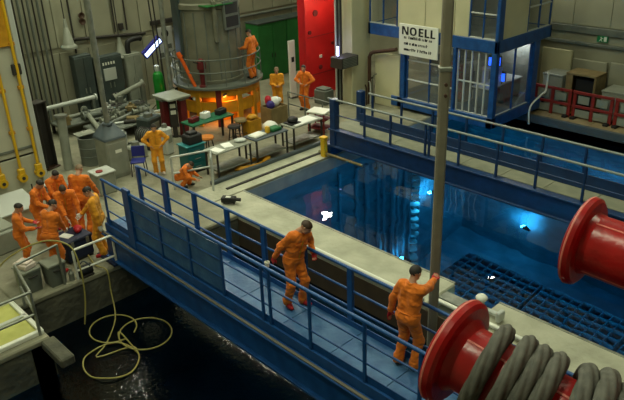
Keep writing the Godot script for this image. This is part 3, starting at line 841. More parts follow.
# ---------------------------------------------------------------- machinery by the left wall
func back_left() -> void:
	var s := S()
	s = S(); bar(s, V(-24.36, 2.98, -11.0), V(-24.36, 2.7, -14.1), 0.06, -1, 8); solo("wall_pipe", "dark pipe running level along the left wall above the grey cabinets", "pipe", s, M.dark)
	s = S(); bar(s, V(-24.36, 2.62, -15.0), V(-24.36, 2.62, -24.0), 0.06, -1, 8); solo("wall_pipe", "dark pipe along the left wall above the green cabinets", "pipe", s, M.mid_grey)
	s = S(); bx(s, -24.42, -24.3, 2.95, 3.12, -16.2, -14.4, 0.01); solo("wall_rail", "short dark steel rail on the left wall behind the thin mast", "rail", s, M.dark)
	for q in [[-12.85, "dark vertical conduit on the left wall, left of the small switch box"], [-13.35, "dark vertical conduit on the left wall, right of the small switch box"], [-11.15, "dark vertical conduit on the left wall, nearest the tall mast"]]:
		s = S(); bar(s, V(-24.38, 2.95 if q[0] < -12 else 2.45, q[0]), V(-24.38, 7.0, q[0]), 0.035, -1, 6); solo("conduit", q[1], "conduit", s, M.dark)
	for i in 7:
		s = S(); bar(s, V(-24.38, 0.4, -9.2 - i * 0.17), V(-24.38, 7.0, -9.2 - i * 0.17), 0.03 + 0.015 * (i % 2), -1, 6); solo("conduit", "%s conduit of the upright bundle on the left wall, counted from the cream gate" % ORD[i], "conduit", s, M.mid_grey if i % 2 else M.dark, "conduits beside the lifting gate")
	s = S(); bx(s, -24.42, -24.32, 3.0, 3.25, -13.2, -13.0, 0.02); solo("switch_box", "small dark switch box on the left wall between two conduits", "switch", s, M.dark)
	var sp := thing("wall_speaker", "small dark pair of round horns on the left wall beside the tall mast", "speaker", V(-24.4, 3.55, -11.55))
	for y in [0.0, 0.22]:
		s = S(); lathe(s, [Vector2(0, 0), Vector2(0.08, 0.0), Vector2(0.12, 0.14), Vector2(0.1, 0.14), Vector2(0.0, 0.05)], 14, Transform3D(Basis(Vector3.BACK, -PI / 2), V(0.0, y, 0))); part("horn", s, M.brown, sp)
	for q in [[V(-24.0, 2.75, -10.75), "grey cone-shaped hanging lamp on a cable, left of the tall mast", 1.25], [V(-24.0, 2.05, -12.75), "grey cone-shaped hanging lamp on a cable, right of the tall mast", 0.9]]:
		var h := thing("hanging_lamp", q[1], "lamp", q[0], 0.0)
		var k: float = q[2]
		s = S(); lathe(s, [Vector2(0.0, 0.85), Vector2(0.06, 0.84), Vector2(0.1, 0.6), Vector2(0.26, 0.12), Vector2(0.36, 0.06), Vector2(0.36, 0.0), Vector2(0.3, 0.0), Vector2(0.2, 0.1), Vector2(0, 0.4)], 18, Transform3D(Basis.from_scale(V(0.8, k, 0.8)), Vector3.ZERO)); part("shade", s, M.grey, h)
		s = S(); bar(s, V(0, 0.84 * k, 0), V(0, 12.2, 0), 0.022, -1, 6); part("cable", s, M.dark, h)
	# cabinets
	var cb := [[-11.1, -10.4, 2.5, M.dark_green, "tall dark green-grey electrical cabinet left of the tall mast"], [-12.3, -11.2, 2.3, M.dark_green, "dark grey electrical cabinet with a white panel right of the tall mast"], [-13.1, -12.45, 2.2, M.grey, "pale grey cabinet under the bent black duct"]]
	for i in 3:
		var q: Array = cb[i]
		var c := thing("electrical_cabinet", q[4], "cabinet", V(-23.95, 0, (q[0] + q[1]) / 2 - 0.25))
		var w: float = (q[1] - q[0]) / 2
		s = S(); bx(s, -0.05, 0.3, 0.05, q[2], -w, w, 0.02); part("body", s, q[3], c)
		for sg in [-1.0, 1.0]:
			s = S(); bx(s, 0.3, 0.325, 0.15, q[2] - 0.08, sg * w * 0.5 - w * 0.46, sg * w * 0.5 + w * 0.46, 0.008); var dr := part("door", s, q[3], c)
			s = S(); bx(s, 0.325, 0.36, 1.1, 1.3, sg * 0.08 - 0.015, sg * 0.08 + 0.015, 0.005); part("handle", s, M.steel, dr)
		if i == 1:
			s = S(); bx(s, 0.325, 0.36, 1.4, 1.85, -0.22, 0.28, 0.01); part("panel", s, M.pale, c)
			for k in 5:
				s = S(); bx(s, 0.325, 0.345, 1.98, 2.08, -0.22 + k * 0.11, -0.16 + k * 0.11, 0.004); part("gauge", s, M.white, c)
	s = S(); tube(s, curve([V(-23.8, 2.15, -12.95), V(-23.8, 2.5, -12.95), V(-23.8, 2.66, -13.05), V(-23.8, 2.7, -13.4), V(-23.8, 2.66, -13.55)], 6), 0.1, 10); solo("bent_duct", "black bent duct rising from the pale grey cabinet", "duct", s, M.black)
	# bright work lamp
	var wl := thing("work_lamp", "bright blue-white work lamp tilted on a stand right of the black duct", "lamp", V(-22.95, 0, -13.5))
	s = S(); box(s, V(0, 2.45, 0), V(0.12, 0.34, 0.95), 0.02, Basis(Vector3.RIGHT, 0.6)); part("housing", s, plain(C(30, 30, 150), 0.5), wl)
	s = S(); box(s, V(0.07, 2.43, 0), V(0.03, 0.15, 0.85), 0.005, Basis(Vector3.RIGHT, 0.6)); part("tube", s, glow(Color(0.82, 0.9, 1.0), 3.0), wl)
	s = S(); bar(s, V(-0.05, 0.02, 0), V(-0.05, 2.5, 0), 0.025, -1, 8); for k in 3: bar(s, V(-0.05, 0.3, 0), V(-0.05 + 0.3 * cos(k * 2.1), 0.0, 0.3 * sin(k * 2.1)), 0.018, -1, 6)
	part("stand", s, M.dark, wl)
	var al := AreaLight3D.new(); al.name = "work_light"; al.area_size = Vector2(0.75, 0.13); al.light_color = Color(0.82, 0.9, 1.0); al.light_energy = 0.8; al.position = V(0.1, 2.43, 0); al.rotation = V(0, PI / 2 + PI, 0); al.shadow_enabled = true; al.area_range = 30.0; al.area_attenuation = 2.0; wl.add_child(al)
	for q in [[V(-22.4, 0.9, -14.0), "crumpled white plastic sheet hanging below the bright work lamp", M.paper, 1.1], [V(-22.3, 1.0, -14.55), "pale blue plastic sheet hanging behind the thin mast", plain(C(170, 196, 206), 0.4), 1.4]]:
		s = S()
		for k in 7:
			bar(s, V(0.05 * sin(k * 2.1), 0.0, -0.24 + 0.08 * k), V(0.03 * cos(k * 1.3), q[3] - 0.12 * absf(k - 3), -0.2 + 0.066 * k), 0.06, 0.035, 8)
		solo("plastic_sheet", q[1], "sheet", s, q[2], "", q[0])
		s = S(); bx(s, -0.05, 0.05, 0.0, 0.04, -0.28, 0.28, 0.008); bx(s, -0.04, 0.04, -q[0].y, 0.0, -0.05, 0.05, 0.008); bx(s, -0.2, 0.2, -q[0].y, -q[0].y + 0.03, -0.2, 0.2, 0.008)
		solo("sheet_stand", "low stand under the " + ("white plastic sheet below the work lamp" if q[3] < 1.2 else "pale blue plastic sheet"), "stand", s, M.dark, "", q[0])
	var wb := thing("white_board", "pale notice board with a dark round emblem behind the thin mast", "board", V(-23.7, 1.75, -14.55))
	s = S(); bx(s, 0, 0.05, 0, 1.2, -0.35, 0.35, 0.01); part("board", s, M.pale, wb)
	s = S(); lathe(s, [Vector2(0.16, 0.0), Vector2(0.16, 0.02), Vector2(0.09, 0.02), Vector2(0.09, 0)], 18, Transform3D(Basis(Vector3.BACK, -PI / 2), V(0.05, 0.95, 0))); part("emblem", s, M.sign_black, wb)
	for q in [[0.05, 0.6], [0.35, 0.35]]:
		s = S(); bx(s, 0.05, 0.06, q[0], q[0] + 0.18, -0.25, q[1] - 0.3, 0.0); part("print", s, M.mid_grey, wb)
	for z in [-0.3, 0.3]:
		s = S(); bx(s, 0.0, 0.04, -1.75, 0.0, z - 0.03, z + 0.03, 0.005); part("leg", s, M.dark, wb)
	var gb := thing("gas_bottle", "green gas bottle with a pale shoulder standing by the white notice board", "bottle", V(-22.3, 0, -13.2))
	s = S(); lathe(s, [Vector2(0, 0), Vector2(0.2, 0), Vector2(0.2, 1.45), Vector2(0.17, 1.6), Vector2(0.08, 1.72), Vector2(0, 1.72)], 18); part("body", s, plain(C(20, 130, 40), 0.45), gb)
	s = S(); lathe(s, [Vector2(0.09, 1.7), Vector2(0.1, 1.9), Vector2(0, 1.95)], 14); part("valve_cap", s, M.pale, gb)
	# low machine platform with a clutter of pipes, valves and beams
	var pf := thing("machine_base", "long low grey machine frame in the clutter behind the grey hopper", "frame", V(0, 0, 0))
	for q in [[-23.6, -22.6, -9.3, -12.9], [-22.2, -20.9, -9.9, -12.6]]:
		s = S(); bx(s, q[0], q[1], 0.36, 0.44, q[3], q[2], 0.02); part("table_plate", s, M.mid_grey, pf)
		for x in [q[0] + 0.08, q[1] - 0.08]:
			for z in [q[2] - 0.1, (q[2] + q[3]) / 2, q[3] + 0.1]:
				s = S(); bx(s, x - 0.05, x + 0.05, 0.0, 0.36, z - 0.05, z + 0.05, 0.008); part("leg", s, M.dark, pf)
	var beams := [
		[V(-23.3, 0.52, -9.5), V(-23.2, 0.52, -11.4), 0.07, M.grey, "pale beam lying across the machine frame, left end of the clutter"],
		[V(-21.0, 0.52, -9.95), V(-23.4, 0.62, -10.6), 0.085, M.grey, "slanting pale grey beam in the clutter, behind the standing pipe"],
		[V(-21.3, 0.53, -10.3), V(-22.1, 0.55, -12.4), 0.07, M.steel, "long steel tube across the machine frame behind the grey hopper"],
		[V(-21.05, 0.52, -11.3), V(-21.1, 0.52, -12.5), 0.06, M.wood, "tan pipe lying at the right end of the machine frame"],
		[V(-22.75, 0.56, -10.2), V(-22.7, 0.56, -12.6), 0.11, M.mid_grey, "thick dark grey pipe at the back of the machine frame"],
		[V(-23.0, 0.9, -11.7), V(-22.5, 1.35, -12.7), 0.09, M.grey, "grey pipe tilted upwards behind the tall mast"],
		[V(-23.5, 0.95, -9.2), V(-23.5, 0.95, -11.2), 0.08, M.pale, "pale rail above the machine frame near the lifting gate"]]
	for q in beams:
		s = S(); bar(s, q[0], q[1], q[2], -1, 10)
		var d: Vector3 = (q[1] - q[0]).normalized()
		for k in 2:
			var e: Vector3 = q[k]
			bar(s, e, e + d * (0.06 if k == 0 else -0.06), q[2] * 1.6, -1, 12)
		solo("flanged_pipe", q[4], "pipe", s, q[3])
	s = S(); bx(s, -23.58, -23.42, 0.44, 0.88, -9.4, -9.3, 0.01); solo("pipe_support", "grey bracket under the pale rail, nearest the lifting gate", "bracket", s, M.mid_grey)
	s = S(); bx(s, -23.58, -23.42, 0.44, 0.88, -11.1, -11.0, 0.01); solo("pipe_support", "grey bracket under the far end of the pale rail", "bracket", s, M.mid_grey)
	s = S(); bx(s, -22.95, -22.75, 0.44, 0.95, -11.9, -11.7, 0.01); bx(s, -22.62, -22.45, 0.44, 1.3, -12.7, -12.55, 0.01); bx(s, -22.95, -22.45, 0.44, 0.5, -12.7, -11.7, 0.01); solo("pipe_support", "grey bracket frame under the tilted pipe", "bracket", s, M.mid_grey)
	var valves := [[V(-21.6, 0.44, -10.6), "grey flanged valve with a handwheel on the machine frame, left of the tan pipe"], [V(-21.6, 0.44, -11.9), "grey flanged valve with a handwheel on the right end of the machine frame"], [V(-23.2, 0.44, -11.9), "grey flanged valve at the back of the machine frame"], [V(-22.0, 0.44, -11.2), "grey flanged valve in the middle of the machine frame"]]
	for q in valves:
		var v := thing("valve", q[1], "valve", q[0], rng.randf() * 3.0)
		s = S(); lathe(s, [Vector2(0, 0), Vector2(0.16, 0), Vector2(0.16, 0.06), Vector2(0.09, 0.08), Vector2(0.13, 0.2), Vector2(0.09, 0.32), Vector2(0.05, 0.36), Vector2(0.03, 0.55), Vector2(0, 0.55)], 14); part("body", s, M.steel, v)
		s = S(); lathe(s, [Vector2(0.16, 0.5), Vector2(0.19, 0.48), Vector2(0.21, 0.5), Vector2(0.19, 0.52), Vector2(0.16, 0.5)], 16); for k in 4: bar(s, V(0, 0.5, 0), V(0.18 * cos(k * PI / 2), 0.5, 0.18 * sin(k * PI / 2)), 0.012, -1, 6)
		part("handwheel", s, M.dark, v)
		s = S(); bar(s, V(-0.3, 0.2, 0), V(0.3, 0.2, 0), 0.07, -1, 10); bar(s, V(-0.3, 0.2, 0), V(-0.26, 0.2, 0), 0.12, -1, 12); bar(s, V(0.26, 0.2, 0), V(0.3, 0.2, 0), 0.12, -1, 12); part("pipe_stub", s, M.grey, v)
	var mats := [M.grey, M.mid_grey, M.steel, M.pale, M.dark, M.wood]
	for i in 10:
		var a := V(-21.0 - rng.randf() * 1.1, 0.49 + 0.02 * (i % 3), -9.9 - 0.27 * i)
		var ang := rng.randf_range(0.5, 2.6)
		var L := rng.randf_range(0.5, 1.3)
		var b := a + V(cos(ang) * L * 0.6, 0.0, -absf(sin(ang)) * L * 0.5)
		s = S(); bar(s, a, b, 0.05 + 0.02 * (i % 3), -1, 10)
		solo("loose_pipe", "%s loose pipe in the clutter behind the grey hopper, counted from the left" % ORD[i], "pipe", s, mats[i % 6], "loose pipes on the machine frame")
	for i in 9:
		var p := V(-19.3 - rng.randf() * 1.6, 0.0, -9.3 - i * 0.3)
		if i > 4: p = V(-22.9 + rng.randf() * 0.5, 0.44, -9.6 - (i - 5) * 0.8)
		var z := V(rng.randf_range(0.2, 0.4), rng.randf_range(0.15, 0.4), rng.randf_range(0.2, 0.35))
		s = S(); box(s, V(0, z.y * 0.5, 0), z, 0.03); bar(s, V(0, z.y, 0), V(0, z.y + 0.1, 0), z.x * 0.3, z.x * 0.18, 10); bar(s, V(-z.x * 0.75, z.y * 0.5, 0), V(z.x * 0.75, z.y * 0.5, 0), 0.05, -1, 8)
		solo("pipe_fitting", "%s block-shaped pipe fitting in the clutter by the left wall, counted from the left" % ORD[i], "fitting", s, mats[(i * 2 + 1) % 6], "pipe fittings in the clutter", p, rng.randf() * 3.0)
	var mo := thing("electric_motor", "dark round electric motor on the floor right of the grey hopper", "motor", V(-19.5, 0, -10.9), 0.4)
	s = S(); bar(s, V(-0.35, 0.4, 0), V(0.35, 0.4, 0), 0.28, -1, 18); part("housing", s, M.mid_grey, mo)
	for k in 8:
		s = S(); lathe(s, [Vector2(0.28, -0.015), Vector2(0.31, -0.015), Vector2(0.31, 0.015), Vector2(0.28, 0.015)], 18, Transform3D(Basis(Vector3.BACK, PI / 2), V(-0.3 + k * 0.085, 0.4, 0))); part("cooling_fin", s, M.dark, mo)
	s = S(); bx(s, -0.3, 0.3, 0.0, 0.14, -0.25, 0.25, 0.02); part("foot", s, M.dark, mo)
	s = S(); bar(s, V(0.35, 0.4, 0), V(0.5, 0.4, 0), 0.05, -1, 10); part("shaft", s, M.steel, mo)
	for q in [[V(-20.4, 0, -10.0), "grey toolbox-like pump block right behind the grey hopper", M.mid_grey, V(0.7, 0.6, 0.6)], [V(-20.6, 0, -11.6), "low green-grey gearbox beside the dark red column of the stand", M.dark_green, V(0.6, 0.7, 0.7)], [V(-19.0, 0, -10.1), "small grey equipment block by the end of the near bridge", M.grey, V(0.5, 0.45, 0.6)], [V(-18.6, 0, -11.0), "white instrument block standing left of the dark red column", M.pale, V(0.35, 0.9, 0.35)]]:
		var b := thing("equipment_block", q[1], "machine", q[0], 0.3)
		var z: Vector3 = q[3]
		s = S(); box(s, V(0, z.y / 2, 0), z, 0.05); part("body", s, q[2], b)
		s = S(); bar(s, V(0, z.y, 0), V(0, z.y + 0.12, 0), z.x * 0.3, z.x * 0.22, 12); part("cap", s, M.steel, b)
		s = S(); box(s, V(z.x / 2 + 0.01, z.y * 0.6, 0), V(0.03, z.y * 0.3, z.z * 0.5), 0.008); part("cover", s, M.grey, b)
	# dark brown column, standing grey pipe, drum
	var dc := thing("steel_column", "dark rusty brown steel column between the lifting gate and the standing pipe", "column", V(-20.45, 0, -7.8), 0.3)
	s = S(); bx(s, -0.24, 0.24, 0.0, 0.05, -0.24, 0.24, 0.01); part("base_plate", s, M.brown, dc)
	s = S(); bx(s, -0.18, 0.18, 0.05, 2.1, -0.2, -0.16, 0.006); bx(s, -0.18, 0.18, 0.05, 2.1, 0.16, 0.2, 0.006); bx(s, -0.025, 0.025, 0.05, 2.1, -0.16, 0.16, 0.0); part("shaft", s, M.dark, dc)
	s = S(); bx(s, -0.2, 0.2, 2.1, 2.15, -0.22, 0.22, 0.01); part("top_plate", s, M.dark, dc)
	var gp := thing("standing_pipe", "pale grey standing pipe leaning slightly beside the dark column", "pipe", V(-19.85, 0, -8.15))
	s = S(); bar(s, V(0, 0, 0), V(-0.12, 1.65, -0.12), 0.14, -1, 16); part("tube", s, M.grey, gp)
	s = S(); bar(s, V(-0.12, 1.65, -0.12), V(-0.125, 1.72, -0.125), 0.2, -1, 16); part("flange", s, M.steel, gp)
	var dm := thing("oil_drum", "grey-green open drum between the standing pipe and the grey hopper", "drum", V(-19.75, 0, -8.95))
	s = S(); lathe(s, [Vector2(0, 0), Vector2(0.36, 0), Vector2(0.37, 0.03), Vector2(0.36, 0.06), Vector2(0.36, 0.28), Vector2(0.375, 0.3), Vector2(0.36, 0.32), Vector2(0.36, 0.55), Vector2(0.375, 0.57), Vector2(0.36, 0.59), Vector2(0.36, 0.86), Vector2(0.38, 0.9), Vector2(0.34, 0.9), Vector2(0.33, 0.7), Vector2(0, 0.7)], 22); part("body", s, M.mid_grey, dm)
	s = S(); bx(s, -0.5, -0.1, 0.9, 0.94, -0.3, 0.3, 0.01); part("lid", s, M.grey, dm)
	var bc := thing("plastic_chair", "dark blue plastic chair standing left of the worker with hands on hips", "chair", V(-17.75, 0, -9.45), 0.9)
	var bm := plain(C(22, 34, 120), 0.5)
	s = S(); box(s, V(0, 0.44, 0), V(0.42, 0.04, 0.42), 0.015); part("seat", s, bm, bc)
	s = S(); box(s, V(0, 0.68, -0.2), V(0.4, 0.32, 0.035), 0.015, Basis(Vector3.RIGHT, -0.15)); part("backrest", s, bm, bc)
	for x in [-0.18, 0.18]:
		for z in [-0.18, 0.18]:
			s = S(); bar(s, V(x, 0.43, z), V(x * 1.15, 0.0, z * 1.15), 0.016, -1, 6); part("leg", s, M.dark, bc)
		s = S(); bar(s, V(x, 0.43, -0.19), V(x, 0.6, -0.2), 0.016, -1, 6); part("back_post", s, M.dark, bc)
	# the grey hopper cabinet
	var hp := thing("hopper_cabinet", "large pale grey cabinet with a dark sloping hopper top under the tall mast", "cabinet", V(-18.25, 0, -8.9), 0.0)
	s = S(); bx(s, -0.4, 0.3, 0.0, 1.22, -0.38, 0.32, 0.03); part("body", s, M.grey, hp)
	s = S(); lathe(s, [Vector2(0.52, 1.22), Vector2(0.5, 1.28), Vector2(0.22, 1.62), Vector2(0.0, 1.62)], 4, Transform3D(Basis(Vector3.UP, PI / 4), V(-0.05, 0, -0.03))); part("hopper_top", s, M.slate, hp)
	s = S(); bx(s, 0.3, 0.32, 0.12, 1.12, -0.33, 0.27, 0.01); part("door", s, M.grey, hp)
	s = S(); bx(s, 0.32, 0.33, 0.8, 0.9, -0.16, 0.05, 0.002); part("name_plate", s, M.white, hp)
	# low cabinet with the red button in front of it
	var lc := thing("low_cabinet", "low pale grey cabinet with a red button beside the grey hopper", "cabinet", V(-17.35, 0, -8.05))
	s = S(); bx(s, -0.25, 0.25, 0.0, 0.62, -0.28, 0.28, 0.03); part("body", s, M.grey, lc)
	s = S(); bx(s, -0.28, 0.28, 0.62, 0.67, -0.31, 0.31, 0.015); part("top", s, M.pale, lc)
	s = S(); lathe(s, [Vector2(0.1, 0.67), Vector2(0.1, 0.7), Vector2(0.0, 0.73)], 12, Transform3D(Basis.IDENTITY, V(0.05, 0, 0.1))); part("button", s, M.barrier_red, lc)

# ---------------------------------------------------------------- the cask on its stand
func cask_stand() -> void:
	var cx := -20.55
	var cz := -14.69
	var o := thing("work_platform", "round grey work platform with a railing around the cask, on a yellow stand", "platform", V(cx, 0, cz))
	var s := S(); lathe(s, [Vector2(0, 1.38), Vector2(1.6, 1.38), Vector2(1.66, 1.4), Vector2(1.66, 1.48), Vector2(1.6, 1.5), Vector2(0, 1.5)], 40); part("deck", s, M.mid_grey, o)
	s = S(); lathe(s, [Vector2(1.45, 1.1), Vector2(1.5, 1.1), Vector2(1.5, 1.38), Vector2(1.45, 1.38)], 40); part("ring_beam", s, M.ochre, o)
	s = S(); lathe(s, [Vector2(1.38, 0.5), Vector2(1.46, 0.5), Vector2(1.46, 0.92), Vector2(1.38, 0.92), Vector2(1.38, 0.5)], 40); part("lower_ring", s, M.ochre, o)
	for k in 12:
		var a := TAU * k / 12.0 + 0.13
		s = S(); box(s, V(1.44 * cos(a), 0.69, 1.44 * sin(a)), V(0.14, 1.38, 0.2), 0.012, Basis(Vector3.UP, -a)); part("leg", s, M.ochre if k % 4 != 1 else M.dark_red, o)
	for k in 14:
		var a := TAU * k / 14.0
		s = S(); bar(s, V(1.6 * cos(a), 1.48, 1.6 * sin(a)), V(1.6 * cos(a), 2.45, 1.6 * sin(a)), 0.022, -1, 6); part("post", s, M.mid_grey, o)
	for y in [2.0, 2.45]:
		s = S()
		var ring := PackedVector3Array()
		for k in 49:
			ring.append(V(1.6 * cos(TAU * k / 48), y, 1.6 * sin(TAU * k / 48)))
		tube(s, ring, 0.024, 6); part("rail", s, M.mid_grey, o)
	# the cask
	var c := thing("transport_cask", "huge grey upright steel cask standing on the round platform", "cask", V(cx - 0.1, 1.5, cz + 0.15))
	s = S(); lathe(s, [Vector2(0, 0), Vector2(1.2, 0), Vector2(1.2, 0.12), Vector2(1.14, 0.14), Vector2(1.14, 2.55), Vector2(1.2, 2.6), Vector2(1.2, 2.75), Vector2(1.14, 2.8), Vector2(1.14, 4.6), Vector2(0.9, 4.9), Vector2(0, 4.9)], 44); part("body", s, M.cask, c)
	for k in 18:
		var a := TAU * k / 18.0
		s = S(); box(s, V(1.15 * cos(a), 1.3, 1.15 * sin(a)), V(0.03, 2.4, 0.04), 0.004, Basis(Vector3.UP, -a)); part("seam_strip", s, M.mid_grey, c)
	var a1 := -0.12
	var bb := Basis(Vector3.UP, -a1)
	s = S(); box(s, V(1.2 * cos(a1), 2.35, 1.2 * sin(a1)), V(0.1, 1.0, 0.72), 0.02, bb); part("hatch_frame", s, M.mid_grey, c)
	for y in [2.13, 2.58]:
		s = S(); box(s, V(1.255 * cos(a1), y, 1.255 * sin(a1)), V(0.02, 0.36, 0.58), 0.005, bb); part("hatch_opening", s, M.black, c)
	s = S(); box(s, V(1.24 * cos(a1 + 0.55), 2.2, 1.24 * sin(a1 + 0.55)), V(0.2, 1.4, 0.14), 0.02, Basis(Vector3.UP, -a1 - 0.55)); part("lug", s, M.cask, c)
	s = S(); box(s, V(1.18 * cos(1.75), 2.0, 1.18 * sin(1.75)), V(0.14, 2.0, 0.5), 0.03, Basis(Vector3.UP, -1.75)); part("side_duct", s, M.dark_green, c)
	s = S(); bx(s, 0.5, 1.3, 2.72, 2.76, -0.2, 0.9, 0.01); part("ledge", s, M.green, c)
	# orange pole and red hand pump on the platform
	s = S(); bar(s, V(-20.0, 1.5, -13.28), V(-20.3, 2.55, -13.0), 0.06, -1, 10); bar(s, V(-20.3, 2.55, -13.0), V(-20.36, 2.72, -12.95), 0.1, 0.07, 10); solo("orange_pole", "orange pole with a red head leaning on the platform railing left of the cask", "pole", s, M.orange)
	var rp := thing("red_pump", "dark red hand pump standing on the platform beside the orange pole", "pump", V(-19.75, 1.5, -13.45))
	s = S(); lathe(s, [Vector2(0, 0), Vector2(0.14, 0), Vector2(0.14, 0.05), Vector2(0.08, 0.08), Vector2(0.1, 0.6), Vector2(0.16, 0.65), Vector2(0.16, 0.9), Vector2(0.05, 1.0), Vector2(0, 1.0)], 14); part("body", s, M.dark_red, rp)
	s = S(); bar(s, V(0, 0.8, 0), V(0.05, 0.95, 0.35), 0.025, -1, 8); part("handle", s, M.dark, rp)
	# lamps and things in the warm space below
	var tl := thing("inspection_lamp", "warm glowing lamp tube under the round platform", "lamp", V(-19.42, 1.18, -14.3), 0.55)
	s = S(); bx(s, -0.04, 0.04, 0.0, 0.06, -0.55, 0.55, 0.01); part("housing", s, M.dark, tl)
	s = S(); bar(s, V(0.0, -0.03, -0.52), V(0.0, -0.03, 0.52), 0.03, -1, 10); part("tube", s, glow(Color(1.0, 0.62, 0.25), 4.0), tl)
	var al := AreaLight3D.new(); al.name = "inspection_light"; al.area_size = Vector2(0.08, 1.0); al.light_color = Color(1.0, 0.6, 0.25); al.light_energy = 1.6; al.rotation.x = -PI / 2; al.position = V(0, -0.07, 0); al.shadow_enabled = true; al.area_range = 30.0; al.area_attenuation = 2.0; tl.add_child(al)
	var ol := OmniLight3D.new(); ol.name = "heat_light"; ol.light_color = Color(1.0, 0.62, 0.3); ol.light_energy = 0.7; ol.light_size = 0.06; ol.omni_range = 30.0; ol.omni_attenuation = 2.0; ol.shadow_enabled = true
	var bl := thing("bulb_lamp", "bare warm bulb lamp hanging inside the yellow stand", "lamp", V(-19.7, 0.75, -13.9))
	s = S(); ball(s, Vector3.ZERO, V(0.09, 0.11, 0.09), 12); part("bulb", s, glow(Color(1.0, 0.7, 0.35), 10.0), bl)
	s = S(); bar(s, V(0, 0.1, 0), V(0, 0.63, 0), 0.015, -1, 6); part("cable", s, M.black, bl)
	bl.add_child(ol)
	s = S(); lathe(s, [Vector2(0, 0), Vector2(0.7, 0), Vector2(0.7, 0.5), Vector2(0.6, 0.9), Vector2(0.6, 1.38), Vector2(0, 1.38)], 30); solo("stand_core", "ochre drum-shaped core inside the stand below the cask", "drum", s, M.ochre, "", V(cx, 0, cz))
	# dark red columns left of the stand
	for q in [[V(-19.95, 0, -11.9), "dark red square column left of the yellow stand, nearest the grey motor"], [V(-19.55, 0, -12.35), "dark red square column close to the green table"]]:
		var rc := thing("red_post", q[1], "column", q[0])
		s = S(); bx(s, -0.12, 0.12, 0.0, 1.35, -0.12, 0.12, 0.015); part("shaft", s, M.dark_red, rc)
		s = S(); bx(s, -0.2, 0.2, 1.35, 1.42, -0.2, 0.2, 0.015); part("head_plate", s, M.mid_grey, rc)
		s = S(); bx(s, -0.18, 0.18, 0.0, 0.04, -0.18, 0.18, 0.008); part("base_plate", s, M.dark, rc)
	s = S(); bx(s, -20.35, -19.3, 1.43, 1.5, -12.6, -11.7, 0.02); solo("grey_slab", "grey steel plate resting on the two dark red columns", "plate", s, M.grey)
	var ib := thing("instrument_box", "dark instrument box with white labels between the dark red columns", "box", V(-19.75, 0, -12.1), -0.5)
	s = S(); bx(s, -0.1, 0.1, 0.4, 1.3, -0.14, 0.14, 0.02); bx(s, -0.08, 0.08, 0, 0.4, -0.08, 0.08, 0.01); part("body", s, M.dark, ib)
	for y in [0.85, 1.08]:
		s = S(); bx(s, 0.1, 0.11, y, y + 0.14, -0.09, 0.09, 0.003); part("white_label", s, M.white, ib)

